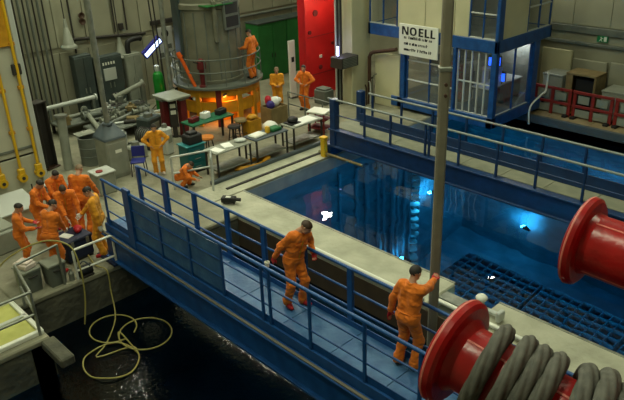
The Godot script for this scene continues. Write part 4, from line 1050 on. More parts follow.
func red_column() -> void:
	var o := thing("red_gate_column", "tall bright red steel column between the green cabinets and the cream column", "column", V(-20.05, 0, -19.08))
	var s := S(); bx(s, 0.2, 0.55, 0.0, 7.5, -0.93, 0.93, 0.03); part("body", s, M.red, o)
	for z in [-0.87, 0.87]:
		s = S(); bx(s, 0.55, 0.62, 0.0, 7.5, z - 0.06, z + 0.06, 0.01); part("edge_flange", s, M.red, o)
	for y in [0.9, 2.4, 3.9]:
		s = S(); bx(s, 0.55, 0.575, y, y + 0.015, -0.8, 0.8, 0.0); part("weld_seam", s, M.dark_red, o)
	for q in [[3.3, 0.32, 0.12], [1.15, 0.1, 0.09], [1.1, -0.55, 0.1], [2.6, 0.65, 0.08], [2.0, -0.6, 0.07]]:
		s = S(); bar(s, V(0.55, q[0], q[1]), V(0.6, q[0], q[1]), q[2], -1, 14); part("boss", s, M.dark_red, o)
	s = S(); bx(s, 0.55, 0.57, 1.52, 1.64, 0.0, 0.14, 0.003); part("white_label", s, M.white, o)
	# green cabinets behind
	for i in 2:
		var c := thing("green_cabinet", ["long green cabinet along the left wall, nearer the cask", "long green cabinet along the left wall, nearer the red column"][i], "cabinet", V(-23.5, 0, [-19.6, -21.3][i]))
		s = S(); bx(s, -0.4, 0.4, 0.0, 2.42, -0.83, 0.83, 0.02); part("body", s, M.green, c)
		for z in [-0.41, 0.41]:
			s = S(); bx(s, 0.4, 0.425, 0.1, 2.32, z - 0.39, z + 0.39, 0.008); var d := part("door", s, M.green, c)
			s = S(); bx(s, 0.425, 0.45, 0.9, 1.1, z * 0.2 - 0.015, z * 0.2 + 0.015, 0.004); part("handle", s, M.dark, d)
		s = S(); bx(s, -0.42, 0.44, 2.42, 2.47, -0.85, 0.85, 0.01); part("top", s, M.dark_green, c)
	var wp := thing("noticeboard", "narrow tall white panel with a small dark label left of the red column", "panel", V(-20.2, 0, -18.05))
	wp.position = V(-20.1, 0, -18.0)
	s = S(); bx(s, -0.04, 0.04, 0.02, 2.3, -0.16, 0.16, 0.01); part("board", s, M.white, wp)
	s = S(); bx(s, 0.04, 0.05, 1.45, 1.65, -0.08, 0.06, 0.002); part("label_plate", s, M.sign_black, wp)
	s = S(); bx(s, -0.15, 0.15, 0.0, 0.03, -0.2, 0.2, 0.006); part("foot", s, M.dark, wp)
	# cream column, pipes, grey box with a lamp
	s = S(); bx(s, -18.3, -17.55, 0.0, 8.0, -19.8, -18.75, 0.03); solo("cream_column", "tall cream concrete column right of the red column", "column", s, M.cream)
	for i in 4:
		s = S(); bar(s, V(-18.0, 0, -18.36 - i * 0.09), V(-18.0, 8.0, -18.36 - i * 0.09), 0.035 + 0.015 * (i % 2), -1, 8)
		solo("riser_pipe", "%s riser pipe between the red and cream columns, counted from the left" % ORD[i], "pipe", s, [M.pale, M.dark, M.steel, M.dark][i], "riser pipes by the cream column")
	var g := thing("fan_box", "dark grey equipment box hung on the cream column, with a blue-white lamp on it", "box", V(-17.5, 1.62, -18.4), 0.0)
	s = S(); bx(s, -0.3, 0.3, -0.0, 0.4, -0.35, 0.55, 0.02); part("body", s, M.dark, g)
	for k in 6:
		s = S(); bx(s, 0.3, 0.32, 0.04 + k * 0.057, 0.07 + k * 0.057, -0.25, 0.5, 0.003); part("louvre", s, M.mid_grey, g)
	var fl := thing("signal_lamp", "small upright blue-white lamp on the dark box by the red column", "lamp", V(-17.5, 2.02, -17.95))
	s = S(); bar(s, V(0, 0, 0), V(0, 0.06, 0), 0.06, -1, 10); part("socket", s, M.dark, fl)
	s = S(); bar(s, V(0, 0.06, 0), V(0, 0.4, 0), 0.04, -1, 10); part("tube", s, glow(Color(0.75, 0.75, 1.0), 8.0), fl)
	var ol := OmniLight3D.new(); ol.name = "signal_light"; ol.light_color = Color(0.7, 0.7, 1.0); ol.light_energy = 0.15; ol.light_size = 0.04; ol.position = V(0, 0.23, 0); ol.omni_range = 30.0; ol.omni_attenuation = 2.0; ol.shadow_enabled = true; fl.add_child(ol)
	var pp := thing("pipe_cluster", "cluster of small pipes and valves at the foot of the cream column", "pipes", V(-17.25, 0, -19.0))
	for k in 5:
		s = S(); tube(s, curve([V(0.1 * (k % 3), 0, -0.12 * k), V(0.1 * (k % 3), 0.5 + 0.12 * k, -0.12 * k), V(0.1 + 0.05 * k, 0.7 + 0.12 * k, 0.15 - 0.16 * k)], 5), 0.03, 6); part("pipe", s, [M.steel, M.brown, M.pale, M.dark, M.steel][k], pp)
	s = S(); bx(s, -18.9, -18.3, 0.0, 0.55, -18.5, -18.0, 0.02); bx(s, -18.85, -18.35, 0.55, 0.62, -18.45, -18.05, 0.02); solo("grey_locker", "small grey-green locker at the right foot of the red column", "box", s, M.mid_grey)

# ---------------------------------------------------------------- the tall gate with yellow rods at the left edge
func lifting_gate() -> void:
	var o := thing("lifting_gate", "tall cream gate slab with a grey edge standing at the left edge", "gate", V(0, 0, 0))
	var s := S()
	for q in [[-7.0, -5.6], [-5.58, -4.2], [-4.18, -2.8]]:
		s = S(); bx(s, -19.6, -19.1, 1.12, 7.5, q[0], q[1], 0.02); part("panel", s, M.gate, o)
		s = S(); bx(s, -19.55, -19.12, 0.0, 1.06, q[0], q[1], 0.02); part("lower_panel", s, M.gate, o)
	s = S(); bx(s, -19.5, -19.16, 1.05, 1.13, -7.0, -2.8, 0.0); part("seal", s, M.black, o)
	s = S(); bx(s, -19.1, -19.07, 1.27, 1.35, -7.0, -2.8, 0.01); part("band", s, M.mid_grey, o)
	s = S(); bx(s, -19.65, -19.04, 0.0, 7.5, -7.16, -7.0, 0.02); part("edge_post", s, M.pale, o)
	s = S(); bx(s, -19.1, -19.0, 3.4, 3.7, -7.05, -6.8, 0.02); part("clamp", s, M.dark, o)
	s = S(); bx(s, -19.1, -19.02, 4.2, 7.5, -6.95, -6.6, 0.01); part("yellow_guard", s, M.ochre, o)
	var zs := [-5.85, -6.42, -6.93]
	for i in 3:
		var r := thing("lifting_rod", ["yellow lifting rod on the cream gate, leftmost of three", "yellow lifting rod on the cream gate, middle one of three", "yellow lifting rod on the cream gate, beside its grey edge post"][i], "rod", V(-19.02, 0, zs[i]), 0.0, "yellow lifting rods")
		s = S(); bar(s, V(0, 0.75, 0), V(0, 7.4, 0), 0.045, -1, 8); part("rod", s, M.yellow, r)
		s = S(); box(s, V(0, 0.6, 0), V(0.14, 0.36, 0.2), 0.03); bar(s, V(-0.08, 0.5, 0), V(0.1, 0.5, 0), 0.13, -1, 12); part("hook_block", s, M.yellow, r)
		s = S(); bar(s, V(-0.1, 0.5, 0), V(0.12, 0.5, 0), 0.05, -1, 10); part("pin", s, M.dark, r)
		for y in [1.8, 3.0, 4.2, 5.4]:
			s = S(); bx(s, -0.07, 0.03, y, y + 0.1, -0.08, 0.08, 0.01); part("bracket", s, M.ochre, r)

# ---------------------------------------------------------------- benches and clutter left of the pool
func benches() -> void:
	var s := S()
	s = S(); bx(s, -15.45, -15.3, 0.0, 0.12, -15.3, -10.4, 0.02); solo("dark_kerb", "dark steel kerb rail running along the row of work tables", "kerb", s, M.slate)
	s = S(); bx(s, -14.84, -14.74, 0.015, 0.05, -15.2, -10.5, 0.01); solo("groove_strip", "dark strip standing in for a groove beside the left pool edge", "rail", s, M.dark)  # dark strip put in place of a groove in the concrete
	var zt := [-11.45, -12.95, -14.5]
	var tops := [M.grey, M.slate, M.grey]
	for i in 3:
		var t := thing("work_table", ["long work table nearest the near bridge, with white papers", "work table in the middle of the row by the kerb, with a green box", "work table by the far bridge, with a black case on white sheets"][i], "table", V(-15.85, 0, zt[i]), 0.0, "")
		s = S(); bx(s, -0.32, 0.32, 0.78, 0.82, -0.68, 0.68, 0.01); part("table_top", s, tops[i], t)
		for x in [-0.28, 0.28]:
			for z in [-0.62, 0.62]:
				s = S(); bx(s, x - 0.025, x + 0.025, 0.0, 0.78, z - 0.025, z + 0.025, 0.004); part("leg", s, M.dark, t)
		s = S(); bx(s, -0.28, 0.28, 0.2, 0.24, -0.6, 0.6, 0.006); part("shelf", s, M.steel, t)
	var things := [
		["paper_sheet", "white paper sheet on the nearest work table, towards the bridge", "paper", V(-15.8, 0.82, -11.0), V(0.4, 0.012, 0.3), M.paper, 0.2],
		["paper_sheet", "white paper sheet in the middle of the nearest work table", "paper", V(-15.9, 0.82, -11.45), V(0.42, 0.012, 0.3), M.paper, -0.3],
		["plastic_bag", "crumpled pale plastic bag at the far end of the nearest work table", "bag", V(-15.85, 0.82, -11.9), V(0.4, 0.1, 0.35), M.pale, 0.5],
		["tool_tray", "white tool tray on the middle work table", "tray", V(-15.85, 0.82, -12.6), V(0.35, 0.06, 0.5), M.white, 0.1],
		["green_box", "green plastic box on the middle work table", "box", V(-15.85, 0.82, -13.3), V(0.32, 0.1, 0.4), plain(C(24, 100, 56), 0.5), 0.0],
		["white_sheet", "white sheet spread over the far work table", "sheet", V(-15.85, 0.82, -14.5), V(0.5, 0.015, 1.0), M.paper, 0.0],
		["yellow_case", "small yellow case at the end of the middle work table", "case", V(-15.8, 0.82, -12.98), V(0.14, 0.2, 0.12), M.yellow, 0.3]]
	for q in things:
		var z: Vector3 = q[4]
		s = S()
		if z.y < 0.03:
			box(s, V(0, z.y / 2, 0), z, 0.002); box(s, V(0.06, z.y + 0.004, 0.04), V(z.x * 0.7, 0.006, z.z * 0.6), 0.001, Basis(Vector3.UP, 0.3))
		elif z.y < 0.15 and q[0] == "plastic_bag":
			for k in 5: ball(s, V(rng.randf_range(-0.12, 0.12), 0.05, rng.randf_range(-0.1, 0.1)), V(0.13, 0.06, 0.12), 8)
		else:
			box(s, V(0, z.y / 2, 0), z, 0.02); box(s, V(0, z.y + 0.006, 0), V(z.x * 0.86, 0.012, z.z * 0.86), 0.004); box(s, V(z.x / 2, z.y * 0.6, 0), V(0.02, 0.02, z.z * 0.4), 0.003)
		solo(q[0], q[1], q[2], s, q[5], "", q[3], q[6])
	s = S(); ball(s, V(0, 0.1, 0), V(0.17, 0.12, 0.2), 12); bx(s, -0.2, 0.2, 0.0, 0.03, -0.2, 0.24, 0.01); solo("black_helmet", "black rounded helmet on the far work table", "helmet", s, M.black, "", V(-15.9, 0.836, -14.15))
	# yellow coil heap on the floor
	s = S()
	var hp := []
	for k in 44:
		var a := k * 0.72
		hp.append(V((0.22 + 0.05 * sin(k * 1.7)) * cos(a), 0.04 + 0.002 * k, (0.6 + 0.08 * cos(k * 2.3)) * sin(a)))
	tube(s, curve(hp, 3), 0.035, 6); solo("yellow_cable", "heap of yellow cable on the floor under the work tables", "cable", s, M.ochre, "", V(-15.66, 0.0, -12.2))
	# green table with clutter, stools, teal cabinet
	var gt := thing("green_table", "dark green table in front of the yellow stand", "table", V(-18.3, 0, -12.5), 0.0)
	s = S(); bx(s, -0.35, 0.35, 0.86, 0.91, -0.85, 0.85, 0.01); part("table_top", s, plain(C(16, 92, 62), 0.5), gt)
	for x in [-0.3, 0.3]:
		for z in [-0.78, 0.78]:
			s = S(); bx(s, x - 0.03, x + 0.03, 0.0, 0.86, z - 0.03, z + 0.03, 0.004); part("leg", s, M.dark, gt)
	var clutter := [["toolbox", "small red toolbox on the green table", V(-18.3, 0.91, -11.95), V(0.2, 0.16, 0.36), M.dark_red], ["carton", "pale carton on the green table", V(-18.35, 0.91, -12.45), V(0.24, 0.2, 0.3), M.paper], ["toolbox", "black toolbox on the far end of the green table", V(-18.3, 0.91, -13.05), V(0.22, 0.18, 0.4), M.black]]
	for q in clutter:
		var z: Vector3 = q[3]
		var t := thing(q[0], q[1], q[0], q[2], 0.2)
		s = S(); box(s, V(0, z.y / 2, 0), z, 0.02); part("body", s, q[4], t)
		s = S(); bar(s, V(0, z.y + 0.03, -z.z * 0.25), V(0, z.y + 0.03, z.z * 0.25), 0.012, -1, 6); box(s, V(0, z.y + 0.015, -z.z * 0.25), V(0.02, 0.03, 0.02), 0.002); box(s, V(0, z.y + 0.015, z.z * 0.25), V(0.02, 0.03, 0.02), 0.002); part("handle", s, M.steel, t)
	var st := [[V(-17.55, 0, -13.0), M.black, "black work stool at the right of the green table"], [V(-17.35, 0, -11.75), plain(C(190, 110, 20), 0.6), "round orange stool between the teal cabinet and the green table"], [V(-17.9, 0, -13.55), M.wood, "tan work stool near the white-topped bin"]]
	for q in st:
		var t := thing("work_stool", q[2], "stool", q[0])
		s = S(); lathe(s, [Vector2(0, 0.6), Vector2(0.2, 0.6), Vector2(0.23, 0.64), Vector2(0.2, 0.69), Vector2(0, 0.7)], 16); part("seat", s, q[1], t)
		for k in 4:
			var a := TAU * k / 4 + 0.4
			s = S(); bar(s, V(0.14 * cos(a), 0.6, 0.14 * sin(a)), V(0.24 * cos(a), 0.0, 0.24 * sin(a)), 0.02, -1, 6); part("leg", s, M.dark, t)
		s = S()
		var rg := PackedVector3Array()
		for k in 17: rg.append(V(0.2 * cos(TAU * k / 16), 0.22, 0.2 * sin(TAU * k / 16)))
		tube(s, rg, 0.012, 5); part("foot_ring", s, M.dark, t)
	var tc := thing("teal_cabinet", "teal tool cabinet on the floor behind the pale railing", "cabinet", V(-16.75, 0, -10.75))
	s = S(); bx(s, -0.25, 0.25, 0.06, 0.85, -0.32, 0.32, 0.02); part("body", s, M.teal, tc)
	s = S(); bx(s, -0.28, 0.28, 0.85, 0.89, -0.35, 0.35, 0.01); part("top", s, plain(C(40, 120, 124), 0.5), tc)
	for k in 3:
		s = S(); bx(s, 0.25, 0.27, 0.1 + k * 0.25, 0.32 + k * 0.25, -0.29, 0.29, 0.006); var d := part("drawer", s, M.teal, tc)
		s = S(); bx(s, 0.27, 0.29, 0.2 + k * 0.25, 0.22 + k * 0.25, -0.1, 0.1, 0.004); part("handle", s, M.steel, d)
	s = S(); bx(s, -0.25, 0.25, 0.0, 0.06, -0.3, 0.3, 0.01); part("plinth", s, M.black, tc)
	s = S(); bx(s, -0.2, 0.2, 0.0, 0.28, -0.25, 0.25, 0.03); bx(s, -0.12, 0.12, 0.28, 0.36, -0.15, 0.15, 0.02); solo("black_machine", "black machine standing on the teal tool cabinet", "machine", s, M.black, "", V(-16.75, 0.89, -10.8))
	for q in [[V(-18.35, 0, -15.45), V(0.6, 0.62, 0.75), "tan wooden crate holding bags, beside the yellow stand", M.wood], [V(-17.8, 0, -13.95), V(0.4, 0.62, 0.5), "olive box on the floor beside the wooden crate", M.ochre]]:
		var z: Vector3 = q[1]
		var t := thing("open_box", q[2], "box", q[0])
		for sg in [-1.0, 1.0]:
			s = S(); bx(s, sg * z.x / 2 - 0.02, sg * z.x / 2 + 0.02, 0.0, z.y, -z.z / 2, z.z / 2, 0.006); part("side_board", s, q[3], t)
			s = S(); bx(s, -z.x / 2, z.x / 2, 0.0, z.y, sg * z.z / 2 - 0.02, sg * z.z / 2 + 0.02, 0.006); part("end_board", s, q[3], t)
		s = S(); bx(s, -z.x / 2, z.x / 2, 0.0, z.y * 0.85, -z.z / 2, z.z / 2, 0.0); part("filling", s, q[3], t)
	for q in [[V(-18.4, 0.55, -15.55), V(0.18, 0.2, 0.2), M.paper, "white bag in the wooden crate"], [V(-18.3, 0.55, -15.25), V(0.16, 0.16, 0.16), plain(C(60, 50, 130), 0.7), "violet-blue bag in the wooden crate"], [V(-18.5, 0.62, -15.32), V(0.14, 0.2, 0.12), plain(C(180, 30, 50), 0.7), "red bag in the wooden crate"], [V(-17.6, 0.02, -14.6), V(0.3, 0.2, 0.28), M.paper, "white sack lying on the floor before the wooden crate"], [V(-17.75, 0.6, -13.95), V(0.18, 0.1, 0.2), M.ochre, "yellow cloth bundle on the olive box"]]:
		s = S(); var z: Vector3 = q[1]
		ball(s, V(0, z.y * 0.9, 0), z, 10)
		for k in 5: ball(s, V(rng.randf_range(-0.6, 0.6) * z.x, z.y * rng.randf_range(0.7, 1.3), rng.randf_range(-0.6, 0.6) * z.z), z * 0.55, 8)
		solo("cloth_bag", q[3], "bag", s, q[2], "", q[0])
	# pale railing
	var rl := thing("pale_railing", "pale tubular railing at the corner of the pool slab, by the crouching worker", "railing", V(0, 0, 0))
	for p in [V(-15.95, 0, -9.5), V(-15.55, 0, -10.6), V(-15.0, 0, -10.2)]:
		s = S(); bar(s, p, p + V(0, 1.0, 0), 0.035, -1, 8); part("post", s, M.pale, rl)
	for y in [0.5, 1.0]:
		s = S(); tube(s, PackedVector3Array([V(-15.95, y, -9.5), V(-15.55, y, -10.6), V(-15.0, y, -10.2)]), 0.03, 8); part("rail", s, M.pale, rl)
	# thin railing behind the tables
	var tr := thing("low_railing", "thin grey railing behind the far work table, in front of two standing workers", "railing", V(0, 0, 0))
	for x in [-18.4, -17.5, -16.6, -15.8]:
		s = S(); bar(s, V(x, 0, -16.2), V(x, 0.95, -16.2), 0.022, -1, 6); part("post", s, M.mid_grey, tr)
	for y in [0.5, 0.95]:
		s = S(); bar(s, V(-18.4, y, -16.2), V(-15.8, y, -16.2), 0.022, -1, 6); part("rail", s, M.mid_grey, tr)
	# red trolley by the bridge end
	var ht := thing("red_trolley", "red trolley with a white tray at the end of the far bridge", "trolley", V(-16.3, -0.08, -15.75), 0.3)
	for x in [-0.3, 0.3]:
		for z in [-0.25, 0.25]:
			s = S(); bar(s, V(x, 0.08, z), V(x, 0.85, z), 0.025, -1, 6); part("leg", s, M.barrier_red, ht)
	for y in [0.25, 0.55]:
		s = S(); bx(s, -0.33, 0.33, y, y + 0.04, -0.28, 0.28, 0.006); part("shelf", s, M.dark_red, ht)
	s = S(); bx(s, -0.36, 0.36, 0.82, 0.87, -0.3, 0.3, 0.01); part("tray", s, M.white, ht)
	# black camera gear on the slab corner
	var cg := thing("camera_gear", "black camera gear with a white tag on the corner of the pool slab", "camera", V(-14.0, 0, -9.98), 0.6)
	s = S(); box(s, V(0, 0.13, 0), V(0.4, 0.16, 0.2), 0.02); for x in [-0.15, 0.15]: bar(s, V(x, 0, 0), V(x * 0.6, 0.1, 0), 0.02, -1, 6)
	part("body", s, M.black, cg)
	s = S(); bar(s, V(0.2, 0.14, 0), V(0.34, 0.14, 0), 0.05, -1, 10); part("lens", s, M.black, cg)
	s = S(); box(s, V(0, 0.215, 0.02), V(0.14, 0.01, 0.1), 0.002); part("white_tag", s, M.white, cg)

# ---------------------------------------------------------------- platform in front at the left
func left_platform() -> void:
	var s := S()
	# dark blue equipment box the crew stands round
	var t := thing("blue_chest", "dark navy equipment chest that the crew in orange stands around", "chest", V(-14.45, 0, -5.68), 0.1)
	s = S(); bx(s, -0.32, 0.32, 0.05, 0.5, -0.34, 0.34, 0.03); part("body", s, M.blue_box, t)
	s = S(); bx(s, -0.34, 0.34, 0.5, 0.58, -0.36, 0.36, 0.02); part("lid", s, M.blue_box, t)
	for z in [-0.2, 0.2]:
		s = S(); bx(s, 0.32, 0.35, 0.4, 0.55, z - 0.04, z + 0.04, 0.006); part("latch", s, M.steel, t)
	for x in [-0.25, 0.25]:
		s = S(); bx(s, x - 0.05, x + 0.05, 0, 0.05, -0.32, 0.32, 0.008); part("skid", s, M.black, t)
	s = S(); bx(s, -0.15, 0.15, 0.0, 0.012, -0.1, 0.1, 0.002); bx(s, -0.1, 0.13, 0.012, 0.018, -0.07, 0.09, 0.001); solo("paper_pad", "white paper pad lying on the navy chest", "paper", s, M.paper, "", V(-14.45, 0.58, -5.55), 0.4)
	s = S(); ball(s, V(0, 0.07, 0), V(0.14, 0.07, 0.1), 10); ball(s, V(0.08, 0.06, 0.05), V(0.09, 0.06, 0.07), 8); solo("red_cloth", "crumpled dark red cloth on the corner of the navy chest", "cloth", s, M.glove_red, "", V(-14.5, 0.58, -5.88))
	# two grey bins
	for q in [[V(-13.75, 0, -4.3), "grey bin with a closed lid at the platform edge, nearer the left edge"], [V(-13.62, 0, -4.8), "grey bin with a closed lid at the platform edge, nearer the navy chest"]]:
		var b := thing("grey_bin", q[1], "bin", q[0], 0.05)
		s = S(); lathe(s, [Vector2(0.0, 0.0), Vector2(0.24, 0.0), Vector2(0.28, 0.5), Vector2(0, 0.5)], 4, Transform3D(Basis(Vector3.UP, PI / 4), Vector3.ZERO)); part("body", s, M.mid_grey, b)
		s = S(); bx(s, -0.215, 0.215, 0.5, 0.56, -0.215, 0.215, 0.02); part("lid", s, M.grey, b)
		s = S(); bx(s, 0.19, 0.23, 0.38, 0.41, -0.1, 0.1, 0.006); part("handle", s, M.dark, b)
	s = S(); box(s, V(0, 0.06, 0), V(0.4, 0.12, 0.3), 0.02, Basis(Vector3.UP, 0.3)); box(s, V(0.02, 0.14, 0.0), V(0.3, 0.05, 0.22), 0.015, Basis(Vector3.UP, 0.5)); solo("folded_sheet", "folded pinkish-white sheet on the bin nearer the left edge", "sheet", s, M.boot_white, "", V(-13.8, 0.56, -4.28))
	s = S(); bx(s, -0.16, 0.16, 0, 0.34, -0.22, 0.22, 0.02); bx(s, -0.18, 0.18, 0.34, 0.38, -0.24, 0.24, 0.01); solo("grey_case", "open grey case standing behind the two bins", "case", s, M.grey, "", V(-14.22, 0, -4.42), 0.2)
	# black pump and small bottle
	var pm := thing("black_pump", "small black pump on the platform edge beside the bins", "pump", V(-13.42, 0, -5.42))
	s = S(); bar(s, V(0, 0.14, -0.15), V(0, 0.14, 0.15), 0.12, -1, 14); part("motor", s, M.black, pm)
	s = S(); bx(s, -0.12, 0.12, 0.0, 0.05, -0.16, 0.16, 0.01); part("foot", s, M.dark, pm)
	s = S(); tube(s, curve([V(-0.08, 0.24, 0.1), V(0, 0.36, 0), V(0.08, 0.24, -0.1)], 5), 0.018, 6); part("handle", s, M.slate, pm)
	s = S(); lathe(s, [Vector2(0, 0), Vector2(0.06, 0), Vector2(0.06, 0.18), Vector2(0.025, 0.24), Vector2(0.025, 0.3), Vector2(0, 0.3)], 12); solo("steel_bottle", "small steel bottle standing on the platform edge left of the black pump", "bottle", s, M.steel, "", V(-13.45, 0, -5.1))
	# white tubular frame at the platform edge
	var wf := thing("white_guard_frame", "white tubular guard frame at the platform edge in front of the yellow worker", "railing", V(0, 0, 0))
	s = S(); tube(s, PackedVector3Array([V(-13.36, 0.0, -5.2), V(-13.36, 0.4, -5.2), V(-13.36, 0.72, -5.2), V(-13.36, 0.75, -5.26), V(-13.36, 0.75, -6.12), V(-13.36, 0.72, -6.17), V(-13.36, 0.0, -6.17)]), 0.03, 8); part("frame", s, M.white, wf)
	s = S(); bar(s, V(-13.36, 0.22, -5.2), V(-13.36, 0.22, -6.17), 0.027, -1, 8); part("rail", s, M.white, wf)
	s = S(); tube(s, PackedVector3Array([V(-13.36, 0.6, -6.17), V(-13.36, 0.6, -6.32), V(-13.36, 0.0, -6.32)]), 0.024, 6); part("stay", s, M.pale, wf)
	# railings round the ledge
	var lr := thing("ledge_railing", "grey tubular railing round the ledge with the yellow sheet", "railing", V(0, 0, 0))
	var cn := V(-11.95, 0, -3.68)
	for p in [cn, V(-13.2, 0, -3.9), V(-11.95, 0, -2.4), V(-11.95, 0, -1.1)]:
		s = S(); bar(s, p, p + V(0, 1.0, 0), 0.032, -1, 8); part("post", s, M.steel, lr)
	for y in [0.5, 1.0]:
		s = S(); bar(s, V(-13.2, y, -3.9), cn + V(0, y, 0), 0.028, -1, 8); part("rail", s, M.steel, lr)
		s = S(); bar(s, cn + V(0, y, 0), V(-11.95, y, -0.5), 0.028, -1, 8); part("rail", s, M.steel, lr)
	s = S(); bar(s, V(-13.2, 1.0, -3.9), V(-13.4, 1.0, -4.9), 0.028, -1, 8); bar(s, V(-13.4, 0.0, -4.9), V(-13.4, 1.0, -4.9), 0.03, -1, 8); part("rail", s, M.steel, lr)
	# pale tray with a yellow sheet
	var tr := thing("sheet_tray", "pale framed tray with a yellow-green sheet on the ledge in the lower left corner", "tray", V(-12.75, 0, -2.6))
	s = S(); bx(s, -0.75, 0.75, 0.0, 0.05, -1.1, 1.1, 0.01); part("sheet", s, M.sheet, tr)
	for x in [-0.76, 0.0, 0.76]:
		s = S(); bx(s, x - 0.05, x + 0.05, 0.0, 0.1, -1.15, 1.15, 0.015); part("frame_bar", s, M.white if x != 0.0 else M.pale, tr)
	for z in [-1.12, 1.12]:
		s = S(); bx(s, -0.8, 0.8, 0.0, 0.1, z - 0.05, z + 0.05, 0.015); part("frame_bar", s, M.white, tr)
	# small white-topped console under the gate rods
	var c := thing("white_console", "low white console under the yellow rods at the left edge", "console", V(-17.3, 0, -5.3))
	s = S(); bx(s, -0.5, 0.5, 0.0, 0.55, -0.6, 0.6, 0.03); part("body", s, M.gate, c)
	s = S(); box(s, V(0.05, 0.6, 0), V(1.1, 0.06, 1.26), 0.02, Basis(Vector3.BACK, -0.12)); part("top", s, M.pale, c)
	for z in [-0.62, 0.4]:
		s = S(); bar(s, V(0.3, 0.57, z), V(0.3, 1.05, z), 0.02, -1, 6); part("post", s, M.dark, c)
	s = S(); bx(s, -0.9, 0.5, 0.0, 0.55, -0.35, 0.35, 0.03); bx(s, -0.8, 0.4, 0.55, 0.6, -0.3, 0.3, 0.02); solo("grey_unit", "grey ribbed unit on the floor behind the two workers at the left", "machine", s, M.grey, "", V(-16.3, 0, -4.6), 0.1)
	for k in 5:
		pass
	s = S(); ball(s, V(0, 0.11, 0), V(0.16, 0.12, 0.2), 12); bx(s, -0.18, 0.18, 0.05, 0.08, -0.2, 0.26, 0.01); solo("white_helmet", "white helmet with a green stripe on a stand behind the crew", "helmet", s, M.white, "", V(-17.05, 0.78, -6.55))
	s = S(); bx(s, -0.3, 0.3, 0.74, 0.78, -0.3, 0.3, 0.01); for x in [-0.25, 0.25]: bx(s, x - 0.02, x + 0.02, 0, 0.74, -0.25, -0.21, 0.003); bx(s, x - 0.02, x + 0.02, 0, 0.74, 0.21, 0.25, 0.003)
	solo("side_stand", "small grey side stand carrying the white helmet", "stand", s, M.mid_grey, "", V(-17.05, 0, -6.55))
	s = S()
	tube(s, curve([V(-14.0, 0.03, -3.0), V(-14.4, 0.03, -2.6), V(-14.9, 0.03, -3.0), V(-14.6, 0.03, -3.5), V(-14.0, 0.03, -3.3), V(-13.9, 0.03, -2.5)], 6), 0.03, 6); solo("floor_hose", "yellow hose lying in a loop on the platform floor behind the ledge railing", "hose", s, M.hose)

func masts() -> void:
	var s := S()
	var a := thing("tall_mast", "tall grey steel mast rising from the hopper cabinet at the left", "mast", V(-18.25, 1.62, -8.9))
	s = S(); bar(s, V(0, 0, 0), V(0, 5.5, 0), 0.075, 0.1, 14); part("tube", s, M.steel, a)
	s = S(); bar(s, V(0, 0, 0), V(0, 0.06, 0), 0.16, -1, 14); part("flange", s, M.slate, a)
	var b := thing("thin_mast", "thin grey mast left of the round platform, standing on the machine frame", "mast", V(-20.75, 0, -12.75))
	s = S(); bar(s, V(0, 0, 0), V(0, 7.2, 0), 0.08, -1, 12); part("tube", s, M.steel, b)
	s = S(); bar(s, V(0, 0, 0), V(0, 0.06, 0), 0.18, -1, 12); part("flange", s, M.slate, b)
	for k in 2:
		s = S(); bar(s, V(-1.5 - 0.2 * k, 0.0, -0.55), V(-1.6 - 0.5 * k, 6.5, -0.45 - 0.1 * k), 0.03, -1, 6); solo("wire_rope", ["dark wire rope hanging behind the thin mast, nearer to it", "dark wire rope hanging behind the thin mast, nearer the cask"][k], "rope", s, M.dark, "", V(-20.75, 0, -12.9))
	var c := thing("handling_mast", "long beige handling mast hanging in front of the pool, held by the right-hand worker", "mast", V(-5.66, 0.3, -7.98))
	s = S(); box(s, V(0, 5.0, 0), V(0.15, 10.0, 0.15), 0.03, Basis(Vector3.UP, 0.8)); part("tube", s, M.mast, c)
	for y in [5.2]:
		s = S(); box(s, V(0, y, 0), V(0.18, 0.08, 0.18), 0.02, Basis(Vector3.UP, 0.8)); part("collar", s, M.steel, c)
	s = S(); bar(s, V(0, 0, 0), V(0, -0.3, 0), 0.06, 0.03, 12); part("tip", s, M.steel, c)
	for k in 2:
		s = S(); bar(s, V(0.09, 5.0 - k * 0.16, 0.09), V(0.125, 5.0 - k * 0.16, 0.125), 0.025, -1, 8); part("screw", s, M.brown, c)

# ---------------------------------------------------------------- red rope drums close to the camera
func winch() -> void:
	drum("red rope drum with a bare barrel, upper of two near the camera", V(-0.781, 6.973, -1.847), -0.05, false)
	drum("red rope drum with grey wire rope wound on it, lower of two near the camera", V(-0.787, 6.919, -1.198), -0.12, true)
	var o := thing("drum_frame", "red side frame holding both rope drums, outside the frame", "frame", V(0.75, 0, 0))
	var s := S(); bx(s, -0.05, 0.05, 6.3, 9.5, -2.2, -0.9, 0.02); part("side_plate", s, M.drum, o)
	s = S(); bx(s, -0.2, 0.2, 9.5, 9.7, -2.6, -0.5, 0.02); part("beam", s, M.drum, o)
	for z in [-2.0, -1.2]:
		s = S(); bar(s, V(0, 9.7, z), V(0, 15.0, z), 0.03, -1, 8); part("hanger", s, M.steel, o)

